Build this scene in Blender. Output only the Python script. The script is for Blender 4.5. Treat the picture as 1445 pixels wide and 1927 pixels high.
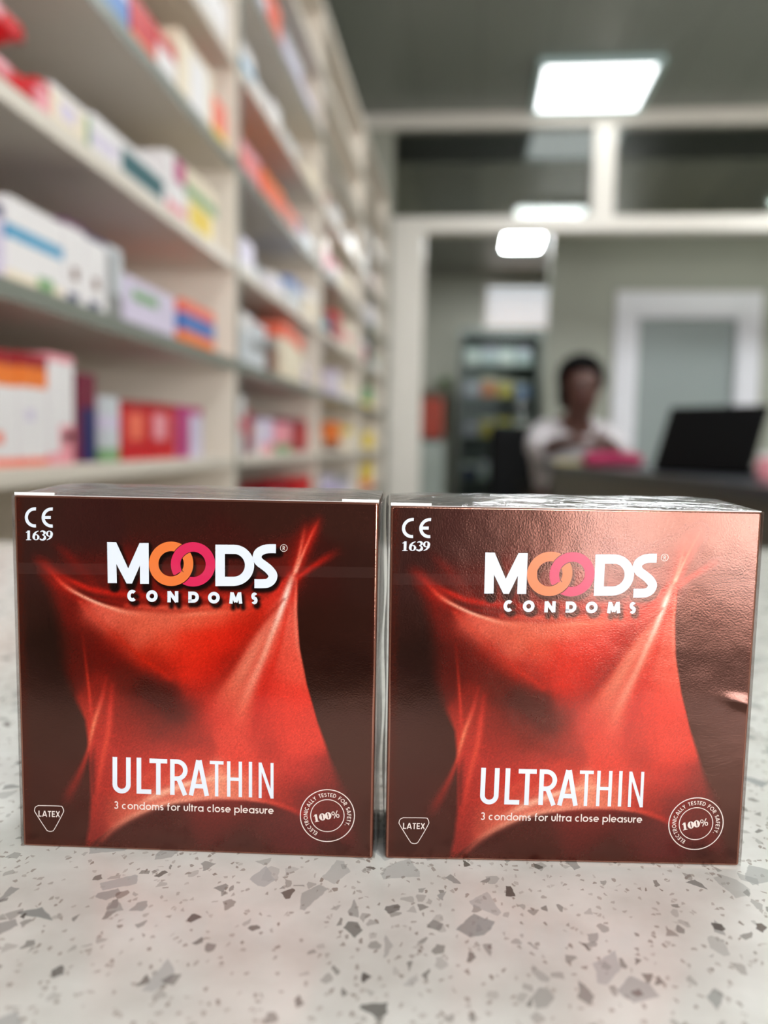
import bpy, bmesh, math, random
import numpy as np
from mathutils import Vector, Matrix

# ------------------------------------------------------------------ camera, world, lights, exposure
for o in list(bpy.data.objects):
    bpy.data.objects.remove(o, do_unlink=True)
S = bpy.context.scene
COL = S.collection

EYE = Vector((0, 0, 1.0704))
cd = bpy.data.cameras.new('camera')
cam = bpy.data.objects.new('camera', cd)
COL.objects.link(cam)
Rv = Vector((0.99462369, 0.10160009, 0.02002829))
Uv = Vector((-0.02835223, 0.08115805, 0.99629791))
Fv = Vector((-0.0995985, 0.99150935, -0.0836023))
cam.matrix_world = Matrix(((Rv.x, Uv.x, -Fv.x, EYE.x), (Rv.y, Uv.y, -Fv.y, EYE.y), (Rv.z, Uv.z, -Fv.z, EYE.z), (0, 0, 0, 1)))
cd.sensor_fit = 'HORIZONTAL'
cd.sensor_width = 36
cd.lens = 39.19
cd.clip_start = 0.01
cd.dof.use_dof = True
cd.dof.focus_distance = 0.139
cd.dof.aperture_fstop = 13.5
S.camera = cam

S.view_settings.view_transform = 'Standard'
S.view_settings.look = 'None'
S.view_settings.gamma = 1
S.view_settings.use_curve_mapping = False
S.view_settings.exposure = 0.0

w = bpy.data.worlds.new('World')
S.world = w
w.use_nodes = True
w.node_tree.nodes['Background'].inputs[0].default_value = (0.86, 0.93, 1.0, 1)
w.node_tree.nodes['Background'].inputs[1].default_value = 1.0


def area(name, loc, rot, sx, sy, L, color=(1, 1, 1), spread=180):
    l = bpy.data.lights.new(name, 'AREA')
    l.shape = 'RECTANGLE'; l.size = sx; l.size_y = sy
    l.energy = L * math.pi * sx * sy
    l.color = color
    l.spread = math.radians(spread)
    o = bpy.data.objects.new(name, l)
    o.location = loc; o.rotation_euler = rot
    COL.objects.link(o)
    return o


# daylight coming in through the open entrance behind the photographer, plus an unseen fill lamp added at a high opening
area('entrance_daylight', (1.38, -2.52, 1.23), (math.radians(90), 0, 0), 1.08, 1.56, 27.0, (1.0, 0.97, 0.97))
area('added_front_fill', (-0.3, -2.52, 2.05), (math.radians(78), 0, 0), 1.5, 0.9, 4.0, (0.95, 0.98, 1.0))

# ------------------------------------------------------------------ helpers


def lin(c):
    c = [x / 255 for x in c]
    return tuple(x / 12.92 if x <= 0.04045 else ((x + 0.055) / 1.055) ** 2.4 for x in c)


MATS = {}


def mat(name, rgb, rough=0.5, metal=0.0, spec=0.5, emit=None, coat=0.0, noise=0.0, nscale=30):
    """rgb given as sRGB 0..255"""
    if name in MATS:
        return MATS[name]
    m = bpy.data.materials.new(name)
    m.use_nodes = True
    nt = m.node_tree
    b = nt.nodes['Principled BSDF']
    c = lin(rgb)
    b.inputs['Base Color'].default_value = (*c, 1)
    b.inputs['Roughness'].default_value = rough
    b.inputs['Metallic'].default_value = metal
    b.inputs['Specular IOR Level'].default_value = spec
    b.inputs['Coat Weight'].default_value = coat
    if emit:
        b.inputs['Emission Color'].default_value = (*emit[0], 1)
        b.inputs['Emission Strength'].default_value = emit[1]
    if noise:
        tc = nt.nodes.new('ShaderNodeTexCoord')
        n = nt.nodes.new('ShaderNodeTexNoise'); n.inputs['Scale'].default_value = nscale
        n.inputs['Detail'].default_value = 4
        mx = nt.nodes.new('ShaderNodeMix'); mx.data_type = 'RGBA'
        mx.inputs[6].default_value = (*[v * (1 - noise) for v in c], 1)
        mx.inputs[7].default_value = (*[min(1, v * (1 + noise)) for v in c], 1)
        nt.links.new(tc.outputs['Object'], n.inputs['Vector'])
        nt.links.new(n.outputs['Fac'], mx.inputs[0])
        nt.links.new(mx.outputs[2], b.inputs['Base Color'])
    MATS[name] = m
    return m


def obj(name, mesh, mats=(), parent=None, smooth=False):
    o = bpy.data.objects.new(name, mesh)
    for m in (mats if isinstance(mats, (list, tuple)) else [mats]):
        mesh.materials.append(m)
    COL.objects.link(o)
    if parent:
        o.parent = parent
    if smooth:
        for p in mesh.polygons:
            p.use_smooth = True
    return o


def tag(o, label=None, cat=None, group=None, kind=None):
    if label: o['label'] = label
    if cat: o['category'] = cat
    if group: o['group'] = group
    if kind: o['kind'] = kind
    return o


def empty(name, loc=(0, 0, 0), rz=0.0):
    o = bpy.data.objects.new(name, None)
    o.location = loc; o.rotation_euler = (0, 0, rz)
    o.empty_display_size = 0.05
    COL.objects.link(o)
    return o


class MB:
    """mesh builder: boxes, prisms, lathes and tubes collected in one mesh"""
    def __init__(self):
        self.bm = bmesh.new(); self.mi = 0

    def box(self, x0, x1, y0, y1, z0, z1, bev=0.0, seg=2):
        r = bmesh.ops.create_cube(self.bm, size=1)
        vs = r['verts']
        for v in vs:
            v.co = Vector(((x0 + x1) / 2 + v.co.x * (x1 - x0), (y0 + y1) / 2 + v.co.y * (y1 - y0), (z0 + z1) / 2 + v.co.z * (z1 - z0)))
        fs = {f for v in vs for f in v.link_faces}
        for f in fs: f.material_index = self.mi
        if bev:
            es = list({e for v in vs for e in v.link_edges})
            r = bmesh.ops.bevel(self.bm, geom=es, offset=bev, segments=seg, affect='EDGES', profile=0.5)
            for f in r['faces']: f.material_index = self.mi
        return self

    def lathe(self, cx, cy, prof, n=24):
        rings = []
        for r, z in prof:
            rings.append([self.bm.verts.new((cx + r * math.cos(2 * math.pi * i / n), cy + r * math.sin(2 * math.pi * i / n), z)) for i in range(n)])
        for a, b in zip(rings, rings[1:]):
            for i in range(n):
                f = self.bm.faces.new((a[i], a[(i + 1) % n], b[(i + 1) % n], b[i])); f.material_index = self.mi; f.smooth = True
        f = self.bm.faces.new(rings[-1]); f.material_index = self.mi
        f = self.bm.faces.new(list(reversed(rings[0]))); f.material_index = self.mi
        return self

    def tube(self, a, b, r0, r1=None, n=12):
        a = Vector(a); b = Vector(b); r1 = r0 if r1 is None else r1
        d = (b - a).normalized()
        u = d.orthogonal().normalized(); v = d.cross(u)
        A = [self.bm.verts.new(a + (u * math.cos(2 * math.pi * i / n) + v * math.sin(2 * math.pi * i / n)) * r0) for i in range(n)]
        B = [self.bm.verts.new(b + (u * math.cos(2 * math.pi * i / n) + v * math.sin(2 * math.pi * i / n)) * r1) for i in range(n)]
        for i in range(n):
            f = self.bm.faces.new((A[i], A[(i + 1) % n], B[(i + 1) % n], B[i])); f.smooth = True; f.material_index = self.mi
        f = self.bm.faces.new(list(reversed(A))); f.material_index = self.mi
        f = self.bm.faces.new(B); f.material_index = self.mi
        return self

    def prism(self, base, vec):
        """base polygon (3d points) extruded by vec"""
        a = [self.bm.verts.new(p) for p in base]
        b = [self.bm.verts.new(Vector(p) + Vector(vec)) for p in base]
        n = len(a)
        for i in range(n):
            f = self.bm.faces.new((a[i], a[(i + 1) % n], b[(i + 1) % n], b[i])); f.material_index = self.mi
        f = self.bm.faces.new(list(reversed(a))); f.material_index = self.mi
        f = self.bm.faces.new(b); f.material_index = self.mi
        return self

    def build(self, name, mats, parent=None):
        bmesh.ops.recalc_face_normals(self.bm, faces=self.bm.faces[:])
        me = bpy.data.meshes.new(name)
        self.bm.to_mesh(me); self.bm.free()
        return obj(name, me, mats, parent)


# ------------------------------------------------------------------ setting materials
M_shelf = mat('white_laminate', (212, 203, 190), 0.35, noise=0.03, nscale=8)
M_panel = mat('cream_laminate', (222, 212, 198), 0.4, noise=0.03, nscale=6)
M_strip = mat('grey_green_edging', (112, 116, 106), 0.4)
M_wall = mat('wall_paint', (168, 168, 154), 0.55, noise=0.05, nscale=3)
M_wallg = mat('green_grey_wall_paint', (158, 160, 147), 0.5, noise=0.05, nscale=3)
M_dark = mat('entrance_wall_dark', (52, 46, 42), 0.6, noise=0.1, nscale=4)
M_frame = mat('white_metal_frame', (232, 226, 216), 0.35)
M_doorwhite = mat('white_door_frame', (226, 226, 232), 0.35)
M_black = mat('black_plastic', (10, 10, 11), 0.35)
M_floor = None


def tile_mat():
    m = bpy.data.materials.new('floor_tiles'); m.use_nodes = True
    nt = m.node_tree; b = nt.nodes['Principled BSDF']
    tc = nt.nodes.new('ShaderNodeTexCoord')
    br = nt.nodes.new('ShaderNodeTexBrick')
    br.offset = 0; br.inputs['Scale'].default_value = 1.0
    br.inputs['Brick Width'].default_value = 0.6; br.inputs['Row Height'].default_value = 0.6
    br.inputs['Mortar Size'].default_value = 0.004
    br.inputs['Color1'].default_value = (*lin((178, 172, 160)), 1); br.inputs['Color2'].default_value = (*lin((170, 165, 154)), 1)
    br.inputs['Mortar'].default_value = (*lin((110, 105, 98)), 1)
    nt.links.new(tc.outputs['Object'], br.inputs['Vector'])
    nt.links.new(br.outputs['Color'], b.inputs['Base Color'])
    b.inputs['Roughness'].default_value = 0.25
    return m


def ceiling_mat(name, c1, c2, c3, width=0.25, rough=0.3):
    """long pvc cladding strips with narrow joints"""
    m = bpy.data.materials.new(name); m.use_nodes = True
    nt = m.node_tree; b = nt.nodes['Principled BSDF']
    tc = nt.nodes.new('ShaderNodeTexCoord')
    br = nt.nodes.new('ShaderNodeTexBrick')
    br.offset = 0; br.inputs['Scale'].default_value = 1.0
    br.inputs['Brick Width'].default_value = width; br.inputs['Row Height'].default_value = 40
    br.inputs['Mortar Size'].default_value = 0.004
    br.inputs['Color1'].default_value = (*lin(c1), 1); br.inputs['Color2'].default_value = (*lin(c2), 1)
    br.inputs['Mortar'].default_value = (*lin(c3), 1)
    nt.links.new(tc.outputs['Object'], br.inputs['Vector'])
    nt.links.new(br.outputs['Color'], b.inputs['Base Color'])
    b.inputs['Roughness'].default_value = rough
    return m


def quartz_mat():
    """speckled engineered stone: angular grey chips in a warm white ground"""
    m = bpy.data.materials.new('speckled_quartz'); m.use_nodes = True
    nt = m.node_tree; b = nt.nodes['Principled BSDF']; L = nt.links.new
    tc = nt.nodes.new('ShaderNodeTexCoord')
    # ground: warm white with slow mottling and fine grain
    n1 = nt.nodes.new('ShaderNodeTexNoise'); n1.inputs['Scale'].default_value = 90; n1.inputs['Detail'].default_value = 8
    L(tc.outputs['Object'], n1.inputs['Vector'])
    r1 = nt.nodes.new('ShaderNodeValToRGB')
    r1.color_ramp.elements[0].position = 0.3; r1.color_ramp.elements[0].color = (*lin((216, 213, 206)), 1)
    r1.color_ramp.elements[1].position = 0.7; r1.color_ramp.elements[1].color = (*lin((236, 235, 229)), 1)
    L(n1.outputs['Fac'], r1.inputs['Fac'])
    col = r1.outputs['Color']
    # a gentle wobble on the lookup so that chips are not all straight sided
    wob = nt.nodes.new('ShaderNodeTexNoise'); wob.inputs['Scale'].default_value = 500; wob.inputs['Detail'].default_value = 3
    L(tc.outputs['Object'], wob.inputs['Vector'])
    sub = nt.nodes.new('ShaderNodeVectorMath'); sub.operation = 'SUBTRACT'; sub.inputs[1].default_value = (0.5, 0.5, 0.5)
    L(wob.outputs['Color'], sub.inputs[0])
    sc = nt.nodes.new('ShaderNodeVectorMath'); sc.operation = 'SCALE'; sc.inputs['Scale'].default_value = 0.0009
    L(sub.outputs[0], sc.inputs[0])
    add = nt.nodes.new('ShaderNodeVectorMath'); add.operation = 'ADD'
    L(tc.outputs['Object'], add.inputs[0]); L(sc.outputs[0], add.inputs[1])
    layers = [  # scale, share of cells, gap from cell edge, dark, light, offset
        (1500, 0.10, 0.10, (150, 138, 128), (186, 178, 170), 5.3),
        (640, 0.09, 0.14, (112, 108, 100), (176, 172, 166), 2.1),
        (330, 0.09, 0.14, (128, 127, 122), (182, 180, 176), 7.7),
        (210, 0.10, 0.12, (136, 138, 134), (190, 191, 190), 0.4),
        (520, 0.035, 0.12, (92, 90, 86), (124, 108, 98), 9.9),
    ]
    for scl, share, gap, dk, lt, off in layers:
        mp = nt.nodes.new('ShaderNodeMapping'); mp.inputs['Location'].default_value = (off, off * 1.7, 0)
        mp.inputs['Rotation'].default_value = (0, 0, off)
        mp.inputs['Scale'].default_value = (1, 0.72, 1)
        L(add.outputs[0], mp.inputs['Vector'])
        v = nt.nodes.new('ShaderNodeTexVoronoi'); v.feature = 'F1'; v.voronoi_dimensions = '2D'; v.inputs['Scale'].default_value = scl
        e = nt.nodes.new('ShaderNodeTexVoronoi'); e.feature = 'DISTANCE_TO_EDGE'; e.voronoi_dimensions = '2D'; e.inputs['Scale'].default_value = scl
        L(mp.outputs[0], v.inputs['Vector']); L(mp.outputs[0], e.inputs['Vector'])
        sp = nt.nodes.new('ShaderNodeSeparateColor'); L(v.outputs['Color'], sp.inputs[0])
        lt1 = nt.nodes.new('ShaderNodeMath'); lt1.operation = 'LESS_THAN'; lt1.inputs[1].default_value = share
        L(sp.outputs[0], lt1.inputs[0])
        mr = nt.nodes.new('ShaderNodeMapRange'); mr.inputs['From Min'].default_value = gap; mr.inputs['From Max'].default_value = gap + 0.03
        L(e.outputs['Distance'], mr.inputs['Value'])
        mul = nt.nodes.new('ShaderNodeMath'); mul.operation = 'MULTIPLY'
        L(lt1.outputs[0], mul.inputs[0]); L(mr.outputs[0], mul.inputs[1])
        al = nt.nodes.new('ShaderNodeMath'); al.operation = 'MULTIPLY'
        mr2 = nt.nodes.new('ShaderNodeMapRange'); mr2.inputs['To Min'].default_value = 0.35; mr2.inputs['To Max'].default_value = 1.0
        L(sp.outputs[2], mr2.inputs['Value'])
        L(mul.outputs[0], al.inputs[0]); L(mr2.outputs[0], al.inputs[1])
        cm = nt.nodes.new('ShaderNodeMix'); cm.data_type = 'RGBA'
        cm.inputs[6].default_value = (*lin(dk), 1); cm.inputs[7].default_value = (*lin(lt), 1)
        L(sp.outputs[1], cm.inputs[0])
        mx = nt.nodes.new('ShaderNodeMix'); mx.data_type = 'RGBA'
        L(al.outputs[0], mx.inputs[0]); L(col, mx.inputs[6]); L(cm.outputs[2], mx.inputs[7])
        col = mx.outputs[2]
    L(col, b.inputs['Base Color'])
    b.inputs['Roughness'].default_value = 0.16
    b.inputs['Specular IOR Level'].default_value = 0.5
    return m


# ------------------------------------------------------------------ room shell
XL, XR, YF, YP, YD, YB = -0.74, 2.6, -2.4, 4.5, 5.5, 7.5
HC, HB = 2.76, 2.53


def struct(name, mb, m, parent=None, label=None):
    o = mb.build(name, m, parent)
    if parent is None: tag(o, kind='structure')
    return o


struct('floor', MB().box(XL - 0.1, XR + 0.1, YF - 0.1, YB + 0.1, -0.1, 0), tile_mat())
struct('ceiling', MB().box(XL - 0.1, XR + 0.1, YF - 0.1, YB + 0.1, HC, HC + 0.1), ceiling_mat('grey_ceiling_cladding', (130, 134, 126), (123, 127, 119), (104, 107, 100), 0.3, 0.35))
struct('ceiling', MB().box(XL - 0.1, XR + 0.1, YP + 0.06, YB + 0.1, HB, HB + 0.012), ceiling_mat('back_ceiling_cladding', (150, 147, 138), (84, 84, 76), (70, 70, 64), 0.34, 0.4))
struct('wall_left', MB().box(XL - 0.1, XL, YF - 0.1, YB, 0, 2.9), mat('wall_paint_shop', (122, 124, 114), 0.5, noise=0.05, nscale=3))
struct('wall_right', MB().box(XR, XR + 0.1, YF - 0.1, YB, 0, 2.9), M_wall)
# front wall (behind the photographer) with glazed shop front x .85..1.92, z .42..2.05, split by an added light-blocking post, and a high opening for the added fill
fw = MB()
fw.box(XL, 0.85, YF - 0.1, YF, 0, 1.6)
fw.box(0.50, 0.85, YF - 0.1, YF, 1.6, 2.5)
fw.box(0.85, 1.92, YF - 0.1, YF, 2.05, 2.5)
fw.box(1.92, XR, YF - 0.1, YF, 0, 2.5)
fw.box(XL, XR, YF - 0.1, YF, 2.5, 2.9)
fw.box(0.85, 1.92, YF - 0.1, YF, 0, 0.42)
fw.box(1.20, 1.34, YF - 0.1, YF, 0.42, 2.05)  # unseen post added to darken a band of the reflected daylight
struct('wall_front', fw, M_dark)
struct('trim_1', MB().box(0.83, 0.87, YF + 0.001, YF + 0.02, 0.4, 2.08).box(1.90, 1.94, YF + 0.001, YF + 0.02, 0.4, 2.08).box(0.87, 1.90, YF + 0.001, YF + 0.02, 2.03, 2.08), M_frame)
# far wall with louvred high window; right-hand block with the door
bw = MB()
WX0, WX1, WZ0, WZ1 = 0.125, 0.67, 2.09, 2.44
bw.box(XL, WX0, YB, YB + 0.1, 0, 2.9).box(WX1, XR, YB, YB + 0.1, 0, 2.9).box(WX0, WX1, YB, YB + 0.1, 0, WZ0).box(WX0, WX1, YB, YB + 0.1, WZ1, 2.9)
struct('wall_back', bw, M_wall)
DX0, DX1, DZ1 = 1.02, 1.66, 1.90
dw = MB()
dw.box(0.478, DX0, YD, YD + 0.1, 0, HB).box(DX1, XR, YD, YD + 0.1, 0, HB).box(DX0, DX1, YD, YD + 0.1, DZ1, HB)
struct('wall_inner', dw, M_wallg)
# left strip of wall seen behind the shelves' end: window 1
wn = struct('window_1', MB().box(WX0 - 0.03, WX0, YB - 0.02, YB + 0.02, WZ0 - 0.03, WZ1 + 0.03).box(WX1, WX1 + 0.03, YB - 0.02, YB + 0.02, WZ0 - 0.03, WZ1 + 0.03)
            .box(WX0, WX1, YB - 0.02, YB + 0.02, WZ0 - 0.03, WZ0).box(WX0, WX1, YB - 0.02, YB + 0.02, WZ1, WZ1 + 0.03), M_frame)
lv = MB()
for k in range(5):
    z = WZ0 + 0.035 + k * 0.066
    lv.prism([(WX0, YB + 0.03, z - 0.02), (WX0, YB + 0.035, z - 0.02), (WX0, YB + 0.075, z + 0.012), (WX0, YB + 0.07, z + 0.012)], (WX1 - WX0, 0, 0))
lv.build('louvre_pane', mat('frosted_louvre', (240, 214, 190), 0.35), wn)
area('louvre_window_daylight', ((WX0 + WX1) / 2, YB + 0.16, (WZ0 + WZ1) / 2), (math.radians(90), 0, math.radians(180)).__class__((math.radians(-90), 0, 0)), WX1 - WX0, WZ1 - WZ0, 1.1, (1.0, 0.93, 0.86))

# partition: column, two beams, mullion, dark glazing
struct('trim_2', MB().box(-0.435, -0.266, YP - 0.05, YP + 0.05, 0, 2.165, 0.004), M_frame)
struct('trim_3', MB().box(-0.435, XR, YP - 0.05, YP + 0.05, 2.165, 2.24, 0.004), M_frame)
struct('trim_4', MB().box(XL, XR, YP - 0.05, YP + 0.05, 2.69, 2.76, 0.004), M_frame)
struct('trim_5', MB().box(0.585, 0.695, YP - 0.045, YP + 0.045, 2.24, 2.69, 0.004), M_frame)


def glass_mat():
    m = bpy.data.materials.new('smoked_glass'); m.use_nodes = True
    nt = m.node_tree; nt.nodes.remove(nt.nodes['Principled BSDF']); out = nt.nodes['Material Output']
    t = nt.nodes.new('ShaderNodeBsdfTransparent'); t.inputs[0].default_value = (0.82, 0.83, 0.78, 1)
    g = nt.nodes.new('ShaderNodeBsdfGlossy'); g.inputs['Roughness'].default_value = 0.05; g.inputs[0].default_value = (0.9, 0.95, 0.95, 1)
    f = nt.nodes.new('ShaderNodeFresnel'); f.inputs[0].default_value = 1.6
    mx = nt.nodes.new('ShaderNodeMixShader')
    nt.links.new(f.outputs[0], mx.inputs[0]); nt.links.new(t.outputs[0], mx.inputs[1]); nt.links.new(g.outputs[0], mx.inputs[2])
    nt.links.new(mx.outputs[0], out.inputs[0])
    return m


M_glass = glass_mat()
M_cabglass = glass_mat()
M_cabglass.name = 'clear_cabinet_glass'
for n_ in M_cabglass.node_tree.nodes:
    if n_.type == 'FRESNEL': n_.inputs[0].default_value = 1.15
    if n_.type == 'BSDF_TRANSPARENT': n_.inputs[0].default_value = (0.86, 0.9, 0.88, 1)
struct('window_2', MB().box(-0.435, 0.585, YP - 0.003, YP + 0.003, 2.24, 2.69), M_glass)
struct('window_3', MB().box(0.695, XR, YP - 0.003, YP + 0.003, 2.24, 2.69), M_glass)
struct('wall_left_fill', MB().box(XL, -0.435, YP - 0.03, YP + 0.03, 0, 2.69), M_wall)
bpy.data.objects['wall_left_fill'].name = 'wall_partition'

# door in the inner wall
d1 = struct('door_1', MB().box(DX0, DX1, YD + 0.03, YD + 0.07, 0, DZ1), mat('blue_grey_door', (140, 150, 148), 0.4, noise=0.05, nscale=2))
fr = MB()
FW = 0.125
fr.box(DX0 - FW, DX0 + 0.02, YD - 0.03, YD + 0.03, 0, DZ1 + FW + 0.02, 0.006).box(DX1 - 0.02, DX1 + FW, YD - 0.03, YD + 0.03, 0, DZ1 + FW + 0.02, 0.006)
fr.box(DX0 + 0.02, DX1 - 0.02, YD - 0.03, YD + 0.03, DZ1 - 0.02, DZ1 + FW + 0.02, 0.006)
fr.build('door_frame', M_doorwhite, d1)
MB().box(DX1 - 0.08, DX1 - 0.05, YD - 0.01, YD + 0.03, 0.98, 1.10).tube((DX1 - 0.065, YD - 0.03, 1.05), (DX1 - 0.17, YD - 0.03, 1.05), 0.009).tube((DX1 - 0.065, YD + 0.0, 1.05), (DX1 - 0.065, YD - 0.03, 1.05), 0.009).build('door_handle', mat('steel', (160, 160, 160), 0.3, 1.0), d1)

# ------------------------------------------------------------------ ceiling lights
def ceiling_light(x0, x1, y0, y1, z, L, label):
    o = empty('ceiling_light', ((x0 + x1) / 2, (y0 + y1) / 2, z))
    tag(o, label, 'ceiling light')
    a, b = (x1 - x0) / 2, (y1 - y0) / 2
    t = 0.03
    f = MB()
    f.box(-a, a, -b, -b + t, -0.03, 0, 0.004).box(-a, a, b - t, b, -0.03, 0, 0.004).box(-a, -a + t, -b + t, b - t, -0.03, 0, 0.004).box(a - t, a, -b + t, b - t, -0.03, 0, 0.004)
    f.build('frame', mat('light_frame', (190, 215, 215), 0.4), o)
    m = mat('diffuser_%g' % L, (240, 250, 250), 0.5, emit=((0.95, 0.985, 1.0), L))
    MB().box(-a + t, a - t, -b + t, b - t, -0.024, -0.012).build('diffuser', m, o)
    return o


ceiling_light(0.256, 0.80, 3.86, 4.42, HC, 3.6, 'large square lit ceiling panel before the white partition beam')
ceiling_light(0.175, 0.49, 5.75, 6.42, HB, 60, 'small lit ceiling panel in the back room')
for yy, LL, w_ in ((2.35, 30, 'above the middle of the shelves'), (0.9, 17, 'above the near end of the shelves'), (-1.2, 26, 'near the shop entrance')):  # unseen panels added to raise the brightness of the room
    g = ceiling_light(0.256, 0.80, yy, yy + 0.56, HC, LL, 'added unseen ceiling panel ' + w_)

ceiling_light(1.95, 2.5, 2.9, 3.46, HC, 70, 'added unseen ceiling panel above the right end of the service desk')  # unseen panel added to light the inner wall, desk and person

# ------------------------------------------------------------------ foreground counter
ct = empty('counter', (0.15, 0.3, 0))
tag(ct, 'white speckled stone counter with grey chips carrying the two red cartons', 'counter')
top = [(-0.70, 0.044), (1.0, 0.066), (1.0, 0.76), (-0.40, 0.50), (-0.41, 0.57), (-0.70, 0.57)]
mb = MB(); mb.prism([(x - 0.15, y - 0.3, 0.965) for x, y in top], (0, 0, 0.035))
ctop = mb.build('countertop', quartz_mat(), ct)
bv = ctop.modifiers.new('bevel', 'BEVEL'); bv.width = 0.003; bv.segments = 3
mb = MB(); mb.prism([(x * 0.97 - 0.15, 0.3 + (y - 0.3) * 0.93 - 0.3, 0.0) for x, y in top], (0, 0, 0.965))
mb.build('cabinet_base', mat('counter_front', (150, 145, 138), 0.5), ct)

# ------------------------------------------------------------------ shelving along the left wall
XF, XBK = -0.42, -0.73
SHELF_T = 0.019
LEVELS = [0.352, 0.524, 0.696, 0.868, 1.040, 1.212, 1.385, 1.557, 1.730, 1.900, 2.070]
BAYS = [(0.60, 1.487), (1.487, 2.340), (2.340, 3.210), (3.210, 4.100)]
BAYN = ['nearest', 'second', 'third', 'farthest']
ATOP = 2.22
for i, (y0, y1) in enumerate(BAYS):
    b = empty('shelving_unit', (XBK, (y0 + y1) / 2, 0))
    tag(b, '%s bay of the white pharmacy shelving along the left wall' % BAYN[i], 'shelving')
    yc = (y0 + y1) / 2; h = (y1 - y0) / 2
    dX = XF - XBK
    for s in (-1, 1):
        a0, a1 = (s * h - s * 0.010, s * h) if s > 0 else (-h, -h + 0.010)
        MB().box(0, dX, min(a0, a1) + 0.0003, max(a0, a1) - 0.0003, 0, ATOP).build('side_panel', M_panel, b)
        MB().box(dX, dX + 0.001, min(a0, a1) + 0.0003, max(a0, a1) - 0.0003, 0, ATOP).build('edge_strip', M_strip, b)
    MB().box(-0.008, 0, -h, h, 0, ATOP).build('back_panel', M_panel, b)
    for z in LEVELS:
        sf = MB().box(0, dX - 0.001, -h + 0.0102, h - 0.0102, z - SHELF_T, z, 0.001).build('shelf', M_shelf, b)
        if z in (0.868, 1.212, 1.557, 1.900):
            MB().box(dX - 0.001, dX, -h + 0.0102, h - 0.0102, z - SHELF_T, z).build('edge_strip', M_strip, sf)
    MB().box(0, dX, -h, h, ATOP, ATOP + 0.02).build('top_panel', M_shelf, b)
    MB().box(0, dX - 0.03, -h + 0.0102, h - 0.0102, 0, 0.08).build('plinth', M_shelf, b)

# ------------------------------------------------------------------ goods on the shelves
PAL = {
    'red': (196, 24, 32), 'crimson': (150, 14, 30), 'white': (226, 222, 222), 'cream': (228, 214, 190), 'pink': (228, 150, 160),
    'magenta': (176, 30, 110), 'purple': (92, 22, 84), 'maroon': (110, 14, 48), 'navy': (30, 34, 90), 'blue': (60, 110, 180),
    'sky blue': (70, 150, 190), 'teal': (12, 84, 92), 'green': (120, 160, 110), 'yellow': (226, 196, 60), 'orange': (232, 120, 40),
    'grey': (130, 130, 128), 'silver': (196, 200, 204), 'brown': (110, 70, 52), 'black': (30, 30, 34), 'violet': (150, 120, 180), 'lavender': (205, 195, 216), 'salmon': (232, 110, 84),
}


def pm(c):
    return mat('print_' + c.replace(' ', '_'), PAL[c], 0.35)


def carton(name, label, group, y0, y1, z, h, base, bands=(), side=None, depth=0.07, xf=XF - 0.012, rz=0.0, patch=()):
    """medicine carton: slabs of print along its height; patch = (ya, yb, za, zb, colour) printed field on the front"""
    w = y1 - y0
    o = empty(name, (xf - depth / 2, (y0 + y1) / 2, z), rz)
    tag(o, label, 'medicine box', group)
    cols = [base]
    for bnd in bands:
        if bnd[2] not in cols: cols.append(bnd[2])
    cuts = sorted({0.0, 1.0, *[b[0] for b in bands], *[b[1] for b in bands]})
    bm = bmesh.new()
    X, Y = depth / 2, w / 2 - 0.0006
    rings = [[bm.verts.new(p) for p in ((X, -Y, c * h), (X, Y, c * h), (-X, Y, c * h), (-X, -Y, c * h))] for c in cuts]
    for k in range(len(cuts) - 1):
        mid = (cuts[k] + cuts[k + 1]) / 2
        mi = 0
        for bnd in bands:
            if bnd[0] <= mid <= bnd[1]: mi = cols.index(bnd[2])
        for q in range(4):
            f = bm.faces.new((rings[k][q], rings[k][(q + 1) % 4], rings[k + 1][(q + 1) % 4], rings[k + 1][q])); f.material_index = mi
    topi = 0
    for bnd in bands:
        if bnd[1] >= 0.999: topi = cols.index(bnd[2])
    f = bm.faces.new(rings[-1]); f.material_index = topi
    f = bm.faces.new(list(reversed(rings[0])))
    bmesh.ops.recalc_face_normals(bm, faces=bm.faces[:])
    me = bpy.data.meshes.new('carton'); bm.to_mesh(me); bm.free()
    obj('carton', me, [pm(c) for c in cols], o)
    for (ya, yb, za, zb, c) in patch:
        MB().box(X - 0.0004, X + 0.0004, -Y + ya * 2 * Y, -Y + yb * 2 * Y, za * h, zb * h).build('printed_field', pm(c), o)
    # tuck flap line on the end
    MB().box(-X * 0.9, X * 0.9, -Y - 0.0005, -Y + 0.0004, h * 0.90, h * 0.97).build('flap', pm(cols[topi]), o)
    return o


def bottle(label, group, y, z, r, h, body, cap, lab, x=XF - 0.05):
    o = empty('medicine_bottle', (x, y, z)); tag(o, label, 'bottle', group)
    MB().lathe(0, 0, [(r * 0.92, 0), (r, 0.004), (r, h * 0.70), (r * 0.85, h * 0.77), (r * 0.5, h * 0.82), (r * 0.5, h * 0.86)]).build('body', pm(body), o)
    MB().lathe(0, 0, [(r * 0.6, h * 0.84), (r * 0.6, h), (r * 0.5, h)]).build('cap', pm(cap), o)
    MB().lathe(0, 0, [(r * 1.01, h * 0.18), (r * 1.01, h * 0.55)]).build('label', pm(lab), o)
    return o


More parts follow.
